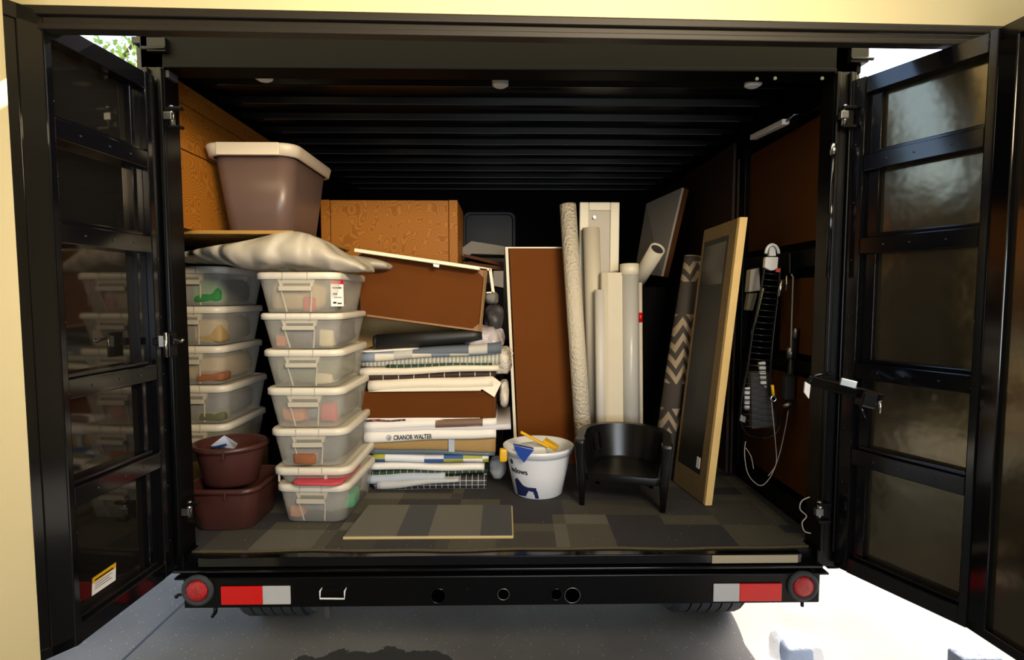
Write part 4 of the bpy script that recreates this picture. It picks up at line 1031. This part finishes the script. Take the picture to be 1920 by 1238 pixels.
# thin labelled tube
a, b = at(1200, 530, .97), Vector((at(1203, 830, .95).x, .95, FL + .003)); tt = stick_tube('thin_tube', 'thin pale tube with a red label right of the grey tube', a, b, .011, cream_tube, hollow=False)
r0 = at(1200, 604, .96) - tt.location; MB().tube([r0 + Vector((0, -.002, 0)), r0 + Vector((0, -.002, .05))], .0125, n=16).build('red_label', red_t, tt)
# cabinet door
Y = 1.06
a, b = at(1087, 379, Y), at(1162, 379, Y); zt = a.z
t = thing('cabinet_door', 'cream framed cabinet door with a small knob standing behind the tubes', 'cabinet door', (a.x, Y, FL))
w = b.x - a.x; H = zt - FL; fr = .05
MB().box(0, fr, 0, .022, 0, H).box(w - fr, w, 0, .022, 0, H).box(fr, w - fr, 0, .022, H - .045, H).box(fr, w - fr, 0, .022, 0, .06).build('frame', cream, t, bevel=.005)
MB().box(fr, w - fr, .010, .018, .06, H - .045).build('centre_panel', mat('pale_taupe_panel', 'b9b0a0', rough=.5), t)
k = at(1114, 408, Y) - t.location; MB().tube([k, k + Vector((0, -.012, 0))], [.006, .008], n=12).build('knob', zinc, t)
# tilted tube behind
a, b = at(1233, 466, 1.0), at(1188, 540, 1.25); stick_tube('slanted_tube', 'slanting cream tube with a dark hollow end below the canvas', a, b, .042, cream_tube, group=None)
# canvas
crate = tag(MB().box(.66, 1.08, 1.12, 1.9, FL, 1.50).build('storage_crate', black_flat, bevel=.004), 'black storage crate behind the leaf-patterned roll', 'crate')
tag(MB().box(.58, .70, 1.0, 1.10, 1.2, 1.29).build('green_box', mat('dark_green_box', '20241f', rough=.6), bevel=.003), 'small dark green box in the shadows left of the leaf-patterned roll', 'box')
tag(MB().box(.56, .74, .98, 1.12, FL, 1.198).build('storage_crate', black_flat, bevel=.003), 'narrow black crate under the dark green box', 'crate')
Q = [at(1190, 512, 1.55), at(1240, 518, 1.15), at(1279, 352, 1.22), at(1212, 382, 1.62)]
zmin = min(p.z for p in Q); print('canvas z', zmin)
t = thing('canvas', 'blank grey stretched canvas leaning against the right wall boards', 'canvas', Q[1])
q = [p - Q[1] for p in Q]; nn = (q[1] - q[0]).cross(q[3] - q[0]).normalized()
if nn.x < 0: nn = -nn
MB().slab(q, nn * .012).build('canvas_face', mat('grey_primed_canvas', 'a39c92', rough=.8), t)
MB().slab([p + nn * .012 for p in q], nn * .03).build('stretcher_frame', brown_lining, t)
# dark boards along the right wall
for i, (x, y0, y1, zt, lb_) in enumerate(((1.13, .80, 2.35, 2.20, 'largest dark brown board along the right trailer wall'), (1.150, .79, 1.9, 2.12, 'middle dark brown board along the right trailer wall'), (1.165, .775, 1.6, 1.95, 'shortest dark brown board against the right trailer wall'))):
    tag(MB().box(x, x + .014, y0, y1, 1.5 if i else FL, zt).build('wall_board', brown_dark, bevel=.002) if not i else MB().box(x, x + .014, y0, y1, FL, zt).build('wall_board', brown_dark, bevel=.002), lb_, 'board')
# leaf patterned roll
a, b = at(1302, 484, .82), Vector((at(1243, 880, .72).x, .74, FL + .004))
t = thing('fabric_roll', 'tall leaf-patterned taupe fabric roll leaning behind the black chair', 'fabric roll', (0, 0, 0))
d = a - b; n = d.normalized(); m = MB(); n0 = 28; A = n.cross(Vector((0, 1, 0))).normalized(); B = A.cross(n); rr_ = .052
def rr(p, r_): return [p + A * r_ * math.cos(2 * PI * k / n0) + B * r_ * math.sin(2 * PI * k / n0) for k in range(n0)]
m.loft([rr(b, rr_ * 1.0), rr(b + d * .45, rr_ * 1.08), rr(b + d * .98, rr_ * .95), rr(a, rr_ * .95)]); m.build('rolled_fabric', leaf_m, t)
MB().loft([rr(a + n * .0005, rr_ * .97), rr(a + n * .006, rr_ * .93), rr(a + n * .006, rr_ * .8)], cap1=True).build('rolled_edge', mat('tan_roll_edge', '8d7b62', rough=.8), t)
# ------------------------------------------------------------------ wooden framed screen
nb = atz(1322, 949, FL + .003); fb = atz(1262, 903, FL + .003)
nt_ = at(1388, 407, nb.y); ft = at(1320, 432, fb.y)
t = thing('wooden_frame', 'large pine-framed dark panel leaning right of the leaf-patterned roll', 'frame', nb)
q = [Vector((0, 0, 0)), fb - nb, ft - nb, nt_ - nb]
un = (q[1]).normalized(); vn = (q[3]).normalized(); nn = un.cross(vn).normalized()
if nn.x < 0: nn = -nn
th = .022
Wd = q[1].length; Hh = q[3].length
def P2(u, v): return q[0] + (q[1]) * u + (e(q[3], q[2], u) - q[1] * u) * v
fw = .24
MB().slab([P2(0, 0), P2(fw, 0), P2(fw, 1), P2(0, 1)], nn * th).build('frame_stile', wood_mid, t, bevel=.002)
MB().slab([P2(.93, 0), P2(1, 0), P2(1, 1), P2(.93, 1)], nn * th).build('frame_stile', wood_mid, t, bevel=.002)
MB().slab([P2(fw, .95), P2(.93, .95), P2(.93, 1), P2(fw, 1)], nn * th).build('frame_rail', wood_mid, t, bevel=.002)
MB().slab([P2(fw, .0), P2(.93, .0), P2(.93, .09), P2(fw, .09)], nn * th).build('frame_rail', wood_mid, t, bevel=.002)
MB().slab([P2(fw, .09), P2(.93, .09), P2(.93, .95), P2(fw, .95)], nn * .008).build('dark_panel', mat('dark_backing', '0e0c0b', rough=.4), t)
g_ = MB().slab([P2(.27, .78) - nn * .002, P2(.9, .78) - nn * .002, P2(.9, .93) - nn * .002, P2(.27, .93) - nn * .002], nn * .004).build('glass_pane', mat('dusty_dark_glass', '2c2a22', rough=.2), t)
lab(MB().slab([P2(.27, .11) - nn * .002, P2(.36, .11) - nn * .002, P2(.36, .15) - nn * .002, P2(.27, .15) - nn * .002], nn * .003).build('paper_tag', white_pl, t), 'small white tag')
pn = Vector((0, -.014, 0))
z4 = [P2(0, 0), P2(0, 1)]
lab(MB().slab([P2(0, 0), P2(0, 0) + Vector((.032, .004, 0)), P2(0, 1) + Vector((.034, .004, .0)), P2(0, 1)], un * .02).build('edge_batten', wood_light, t, bevel=.002), 'pale pine front edge')

# ------------------------------------------------------------------ black chair
fl_ = atz(1093, 948, FL); fr_ = atz(1240, 962, FL)
u = (fr_ - fl_); wch = u.length; u.normalize(); v_ = Vector((-u.y, u.x, 0)); cc = (fl_ + fr_) / 2
ang = math.atan2(u.y, u.x)
ch = thing('tub_chair', 'small black plastic tub chair with slotted back on the carpet', 'chair', cc, ang)
W = wch / 2 + .012; hS = .145; hT = .290; DPt = .33
def upath(t_, k=1.0):      # U-shaped plan, t 0..1 from left front to right front
    a0 = t_
    R = W + .005
    if a0 < .25:
        s = a0 / .25; return Vector((-R * k, (DPt - R * .9) * s, 0)), Vector((-1, 0, 0))
    if a0 > .75:
        s = (1 - a0) / .25; return Vector((R * k, (DPt - R * .9) * s, 0)), Vector((1, 0, 0))
    an = PI * (1 - (a0 - .25) / .5)
    return Vector((R * k * math.cos(an), (DPt - R * .9) + R * .9 * k * math.sin(an), 0)), Vector((math.cos(an), math.sin(an), 0)).normalized()
def shell(t0, t1, z0f, z1f, th=.022, N=None, flare=.03):
    N = N or max(2, int((t1 - t0) * 64)); m = MB(); P4 = []
    for i in range(N + 1):
        t_ = t0 + (t1 - t0) * i / N; p, n = upath(t_); z0, z1 = z0f(t_), z1f(t_)
        def o(z, d): return p + n * (d + flare * ((z - hS) / (hT - hS) - .8)) + Vector((0, 0, z))
        P4.append([o(z0, -th / 2), o(z0, th / 2), o(z1, th / 2), o(z1, -th / 2)])
    for a_, b_ in ((0, 1), (1, 2), (2, 3), (3, 0)):
        m.add([q_[k_] for q_ in P4 for k_ in (a_, b_)], [(2 * i, 2 * i + 1, 2 * i + 3, 2 * i + 2) for i in range(N)], smooth=True)
    m.add(P4[0], [(0, 1, 2, 3)]); m.add(P4[-1], [(0, 1, 2, 3)])
    return m
top = lambda t_: hT - .012 * (abs(t_ - .5) * 2) ** 2
lowr = lambda t_: hS - .03
slotTop = lambda t_: hT - .035; slotBot = lambda t_: hS + .035
back = MB()
def addmb(a, b): 
    o = len(a.v); a.v += b.v; a.f += [[i + o for i in f] for f in b.f]; a.mi += b.mi; a.sm += b.sm
slots = [(.24, .262), (.278, .30), (.316, .338), (.354, .38), (.70, .72), (.74, .76), (.78, .80), (.82, .84)]
cur = 0
for s0, s1 in slots + [(1, 1)]:
    addmb(back, shell(cur, s0, lowr, top))
    if s1 > s0: addmb(back, shell(s0, s1, lowr, slotBot, N=3)); addmb(back, shell(s0, s1, slotTop, top, N=3))
    cur = s1
addmb(back, shell(0, 1, lambda t_: top(t_) - .016, lambda t_: top(t_) + .002, th=.034))
back.build('backrest', chair_black, ch)
m = MB()
ring_out = [upath(i / 30, .93)[0] for i in range(31)]
def seat_ring(z, k): return [Vector((p.x * k, .0 + p.y * k, z)) for p in ring_out] 
m.loft([seat_ring(hS - .035, .97), seat_ring(hS - .03, .995), seat_ring(hS - .004, .995), seat_ring(hS, .97), seat_ring(hS - .006, .8)]); m.build('seat', chair_black, ch, bevel=.002)
for s in (-1, 1):
    m = MB(); rings = []
    for z, wx, wy, dx in ((0, .011, .013, .000), (hS - .03, .018, .022, .002), (hS + .05, .017, .024, .008), (hT - .02, .021, .028, .012), (hT - .006, .023, .03, .012), (hT, .017, .024, .012)):
        rings.append(rrect(s * (W - .006 + dx), .012, z, wx, wy, .007, n=3))
    m.loft(rings); m.build('front_leg', chair_black, ch)
    m = MB(); rings = []
    for z, wx, wy in ((0, .010, .012), (hS - .02, .017, .02)):
        rings.append(rrect(s * (W - .05), DPt - .06 + (.02 if z == 0 else 0), z, wx, wy, .006, n=3))
    m.loft(rings); m.build('rear_leg', chair_black, ch)

# ------------------------------------------------------------------ white bucket
bc_ = atz(1011, 934, FL); bc_.y += .075
bk_ = thing('white_bucket', 'white plastic bucket with blue print and cleaning tools inside', 'bucket', bc_)
hb = .222; r0, r1 = .108, .152
def br_(z, a=0): 
    k = r0 + (r1 - r0) * (z / hb) ** .9 + a; return ell(0, 0, z, k, k * .95, 48)
MB().loft([br_(0, -.006), br_(.006), br_(hb * .5), br_(hb - .02), br_(hb - .004, .0), br_(hb - .004, -.004), br_(hb * .5, -.004), br_(.012, -.005)]).build('body', bucket_white, bk_)
MB().loft([br_(hb - .032, .0), br_(hb - .032, .006), br_(hb - .018, .006), br_(hb - .014, .010), br_(hb, .010), br_(hb + .002, .004), br_(hb - .006, -.002)], cap0=False, cap1=False).build('rim', bucket_white, bk_)
def wrapb(ang0, z0):
    def f(p):
        z = z0 + p.y; k = r0 + (r1 - r0) * (max(z, .001) / hb) ** .9 + .001 + p.z
        a = ang0 + p.x / k; return Vector((k * math.cos(a), k * .95 * math.sin(a), z))
    return f
def bprint(pts, ang0, z0, m_, nm):
    f = wrapb(ang0, z0); m = MB(); 
    # triangulate finely: grid mask
    N = 40; xs_ = [p[0] for p in pts]; ys_ = [p[1] for p in pts]
    x0, x1, y0, y1 = min(xs_), max(xs_), min(ys_), max(ys_)
    def inside(x, y):
        c = False; j = len(pts) - 1
        for i in range(len(pts)):
            if ((pts[i][1] > y) != (pts[j][1] > y)) and x < (pts[j][0] - pts[i][0]) * (y - pts[i][1]) / (pts[j][1] - pts[i][1] + 1e-9) + pts[i][0]: c = not c
            j = i
        return c
    for i in range(N):
        for j in range(N):
            xa, xb = x0 + (x1 - x0) * i / N, x0 + (x1 - x0) * (i + 1) / N; ya, yb = y0 + (y1 - y0) * j / N, y0 + (y1 - y0) * (j + 1) / N
            if inside((xa + xb) / 2, (ya + yb) / 2): m.add([f(Vector((x, y, 0))) for x, y in ((xa, ya), (xb, ya), (xb, yb), (xa, yb))], [(0, 1, 2, 3)])
    return m.build(nm, m_, bk_)
A0 = math.radians(212)
bprint([(0, 0), (0, .075), (.02, .085), (.05, .055), (.075, .05), (.108, .052), (.11, 0.0), (.095, 0), (.09, .032), (.07, .034), (.05, .006)], A0, .008, navy, 'blue_print')
text_mesh('lettering', 'indows', .034, ink, bk_, None, wrap=wrapb(math.radians(205), .118), depth=.0004)
bprint([(.012 * math.cos(t * PI / 8), .012 * math.sin(t * PI / 8)) for t in range(16)], math.radians(210), .165, navy, 'round_logo')
# tools in the bucket (rest against rim)
def topt(px, py, Y): return at(px, py, Y)
Yb = bc_.y
t = thing('scrub_brush', 'yellow long-handled brush lying in the white bucket', 'brush', at(1030, 838, Yb - .02))
o_ = t.location
MB().bar(at(976, 810, Yb - .05) - o_, at(1028, 838, Yb - .03) - o_, .018, .012).build('handle', yellow, t, bevel=.003)
MB().bar(at(1020, 826, Yb + .0) - o_, at(1045, 841, Yb - .02) - o_, .05, .02).build('brush_head', yellow, t, bevel=.004)
q = [at(963, 841, Yb - .155), at(1001, 844, Yb - .158), at(990, 858, Yb - .156), at(983, 869, Yb - .154), at(972, 858, Yb - .156)]
q = [Vector((p.x, bc_.y - math.sqrt(max(.0004, (r1 + .014) ** 2 - (p.x - bc_.x) ** 2)) * .96, p.z)) for p in q]
cl = MB().slab(q, (0, -.003, 0)); q2 = [q[0], q[1], q[1] + Vector((0, .06, -.012)), q[0] + Vector((0, .06, -.012))]; 
cl.slab([p + Vector((0, 0, .002)) for p in q2], (0, 0, .003))
tag(cl.build('blue_cloth', mat('blue_microfibre', '123f9e', rough=.8)), 'royal blue cloth hanging over the bucket rim', 'cloth')
lump('yellow_sponge', 'yellow rubber glove hooked over the left rim of the bucket', at(944, 866, Yb - .10), .035, .03, .065, yellow, 2, 'glove')
lump('white_rag', 'white rag bunched inside the white bucket', bc_ + Vector((-.03, .0, .14)), .14, .12, .09, mat('white_rag', 'd4d6dc', rough=.8), 6, 'rag')

# ------------------------------------------------------------------ hanging gear on the right wall
GY = .25
t = thing('hanging_wire_rack', 'black wire rack with small gear hanging on the right wall', 'rack', at(1447, 470, GY))
o_ = t.location; G = lambda x, y, dY=0: at(x, y, GY + dY) - o_
lp = [(1434, 500), (1424, 560), (1412, 620), (1402, 690), (1392, 740), (1390, 790), (1402, 815), (1430, 822)]
rp = [(1463, 500), (1458, 560), (1451, 620), (1445, 690), (1449, 740), (1462, 790), (1452, 815), (1430, 822)]
MB().tube(smooth([G(*p) for p in lp]), .0045, n=8).build('side_wire', black_satin, t)
MB().tube(smooth([G(*p) for p in rp]), .0045, n=8).build('side_wire', black_satin, t)
def interp(P, y):
    for i in range(len(P) - 1):
        if P[i][1] <= y <= P[i + 1][1]:
            k = (y - P[i][1]) / (P[i + 1][1] - P[i][1]); return P[i][0] + (P[i + 1][0] - P[i][0]) * k
    return P[-1][0]
y = 512
m_wire = mat('dark_grey_wire', '3a3c40', rough=.3, metal=.6)
while y < 800:
    MB().tube([G(interp(lp, y), y, -.004), G((interp(lp, y) + interp(rp, y)) / 2, y + 2, -.02), G(interp(rp, y), y + 3, -.004)], .0013, n=6).build('rung', m_wire, t); y += 11.5
lab(MB().slab([G(1436, 482, -.01), G(1460, 482, -.01), G(1458, 505, -.01), G(1446, 508, -.01), G(1434, 502, -.01)], (0, .02, 0)).build('hook_plate', mat('off_white_metal', 'b9b9bc', rough=.4), t, bevel=.003), 'off-white hook plate')
ring = [G(1448 + 12 * math.cos(a / 12 * PI), 476 - 17 * math.sin(a / 12 * PI), -.006) for a in range(13)]
MB().tube(ring, .006, n=8).slab([G(1442, 480, 0), G(1455, 480, 0), G(1454, 464, 0), G(1448, 460, 0), G(1443, 466, 0)], (0, .012, 0)).build('hook_head', mat('off_white_metal', 'b9b9bc'), t)
lab(MB().slab([G(1456, 503, -.015), G(1464, 504, -.015), G(1463, 511, -.015), G(1455, 510, -.015)], (0, .006, 0)).build('red_tab', mat('red_orange_tab', 'a8341c'), t), 'small red tab')
# things held in it
def item(name, label, q, dY, mm, th=.02, cat='tool'):
    pts = [at(x, y, GY + dY) for x, y in q]; c = sum(pts, Vector()) / len(pts)
    o = MB().slab([p - c for p in pts], (0, th, 0)).build(name, mm, bevel=.003); o.location = c; return tag(o, label, cat)
item('paper_roll', 'grey white rolled pouch left of the wire rack', ((1408, 506), (1424, 502), (1426, 545), (1404, 548)), .06, mat('grey_pouch', '6f6c66', rough=.6), .04, 'pouch')
item('olive_sleeve', 'olive grey sleeve hanging under the rolled pouch', ((1405, 550), (1421, 549), (1412, 583), (1400, 582)), .07, mat('olive_sleeve', '4c4936', rough=.6), .03, 'sleeve')
item('olive_strap', 'long olive strap down the left side of the wire rack', ((1429, 540), (1434, 540), (1412, 630), (1408, 628)), .012, mat('olive_strap', '6b5f3a', rough=.6), .006, 'strap')
item('printed_packet', 'white printed packet in the middle of the wire rack', ((1423, 680), (1436, 678), (1438, 728), (1427, 722)), .012, stripes('printed_white', 'b8b8ba', '2a2c34', axis='Z', period=.02, duty=.6), .012, 'packet')
item('printed_packet', 'white printed packet low in the wire rack', ((1397, 728), (1407, 726), (1406, 770), (1397, 770)), .012, stripes('printed_white', 'b8b8ba', '2a2c34'), .012, 'packet')
item('dark_case', 'dark case inside the lower wire rack', ((1408, 700), (1445, 700), (1455, 800), (1410, 805)), .02, dark_cloth, .03, 'case')
item('silver_clip', 'silver clip at the lower left of the wire rack', ((1390, 778), (1400, 782), (1398, 794), (1388, 790)), -.01, zinc, .01, 'clip')
t2 = thing('snap_hook', 'small yellow and steel snap hook hanging beside the wire rack', 'hook', at(1449, 720, GY - .02)); o2 = t2.location
MB().tube([at(1448, 722, GY - .02) - o2, at(1450, 742, GY - .02) - o2], .006, n=10).build('body', yellow, t2)
MB().tube([at(1450 + 5 * math.cos(a * PI / 6), 748 + 5 * math.sin(a * PI / 6), GY - .02) - o2 for a in range(13)], .003, n=8, cap=False).build('ring', steel, t2)
t2 = thing('cable_hoist', 'black hanging strap hoist with silver couplers right of the wire rack', 'hoist', at(1485, 480, GY)); o2 = t2.location
H2 = lambda x, y, d=0: at(x, y, GY + d) - o2
MB().slab([H2(1480, 474), H2(1504, 472), H2(1500, 512), H2(1480, 514)], (0, .04, 0)).build('housing', black_satin, t2, bevel=.004)
MB().tube([H2(1484, 514, -.01), H2(1487, 520, -.01), H2(1483, 650, -.01), H2(1482, 700, -.01)], .003, n=8).build('cable', cable_grey, t2)
MB().tube([H2(1482, 652, -.01), H2(1482, 674, -.01)], .014, n=16).build('coupler', zinc, t2)
MB().tube([H2(1492, 616, 0), H2(1491, 636, 0)], .011, n=16).build('coupler', zinc, t2)
MB().slab([H2(1488, 636), H2(1496, 636), H2(1488, 705), H2(1480, 705)], (0, .02, 0)).slab([H2(1474, 706), H2(1492, 706), H2(1490, 750), H2(1472, 750)], (0, .03, 0)).build('strap', dark_cloth, t2, bevel=.003)
MB().tube([H2(1468, 762, -.01), H2(1480, 758, -.01), H2(1490, 764, -.01)], [.007, .011, .008], n=12).build('shackle', zinc, t2)
MB().tube([H2(1466, 525, -.01), H2(1460, 556, -.01)], .007, n=10).build('pin', steel, t2)
MB().tube([H2(1475, 516, -.01), H2(1474, 545, -.01)], .004, n=10).build('pin', steel, t2)
w3 = [(1478, 770), (1473, 800), (1462, 850), (1447, 890), (1430, 910), (1415, 905), (1401, 885), (1396, 850), (1398, 828)]
tag(MB().tube(smooth([at(x, y, GY - .01) for x, y in w3]), .0018, n=6).build('looped_cable', cable_grey), 'grey cable looping below the wire rack', 'cable')
w3 = [(1398, 840), (1408, 856), (1413, 880)]
tag(MB().tube(smooth([at(x, y, GY - .01) for x, y in w3]), .0015, n=6).build('cable_tail', cable_grey), 'short grey cable tail left of the loop', 'cable')
w3 = [(1446, 745), (1450, 790), (1454, 830), (1455, 870), (1440, 893)]
tag(MB().tube(smooth([at(x, y, GY - .012) for x, y in w3]), .0017, n=6).build('rope', cable_grey), 'thin cord hanging down through the cable loop', 'cord')

# ------------------------------------------------------------------ outside: bags on the driveway, tree
def bag(name, label, px, py, w_, h_, m1, m2, seed):
    c = atz(px, py, 0); o = lump(name, label, c, w_, w_ * .8, h_, m1, seed, 'bag')
    return o
bag('plastic_bag', 'crumpled clear plastic bag on the sunlit driveway, left of the two', 1490, 1262, .17, .15, plastic_bag, None, 21)
c = atz(1490, 1258, 0); lump('blue_denim', 'crumpled blue denim inside the left plastic bag on the driveway', c + Vector((.005, 0, .002)), .11, .08, .115, mat('blue_denim', '7f93b4', rough=.8, bump=.5, bscale=50), 22, 'cloth')
c = atz(1828, 1262, 0); lump('grey_denim', 'bunched grey blue cloth on the driveway under the right door', c, .17, .10, .09, mat('grey_denim', '6c7484', rough=.8, bump=.5, bscale=50), 23, 'cloth')

t = thing('leafy_tree', 'sunlit leafy tree seen above the left trailer door', 'tree', (-6.6, 7.2, 0))
MB().tube([(0, 0, 0), (.05, 0, 1.5), (-.05, .1, 3.0), (.1, 0, 5.4)], [.18, .15, .12, .05], n=12).build('trunk', mat('bark', '5b4a38', rough=.9), t)
m = MB(); br2 = MB()
for k in range(26):
    a = random.uniform(0, 2 * PI); z0 = random.uniform(2.6, 5.2); r_ = random.uniform(.8, 1.9)
    e1 = Vector((r_ * math.cos(a), r_ * math.sin(a), z0 + random.uniform(.3, 1.2))); br2.tube([(0, 0, z0), e1 * .5 + Vector((0, 0, z0 * .5)), e1], [.04, .025, .01], n=6)
    for j in range(190):
        p = e1 + Vector((random.gauss(0, .36), random.gauss(0, .36), random.gauss(0, .32)))
        n1 = Vector((random.uniform(-1, 1), random.uniform(-1, 1), random.uniform(-1, 1))).normalized(); n2 = n1.orthogonal().normalized() * .035; n3 = n1.cross(n2).normalized() * .055
        m.add([p - n3, p + n2, p + n3, p - n2], [(0, 1, 2, 3)])
br2.build('branches', mat('bark', '5b4a38'), t)
lf = mat('sunlit_leaves', '8fa850', rough=.5); lf.node_tree.nodes['Principled BSDF'].inputs['Subsurface Weight'].default_value = 0
m.build('foliage', lf, t)
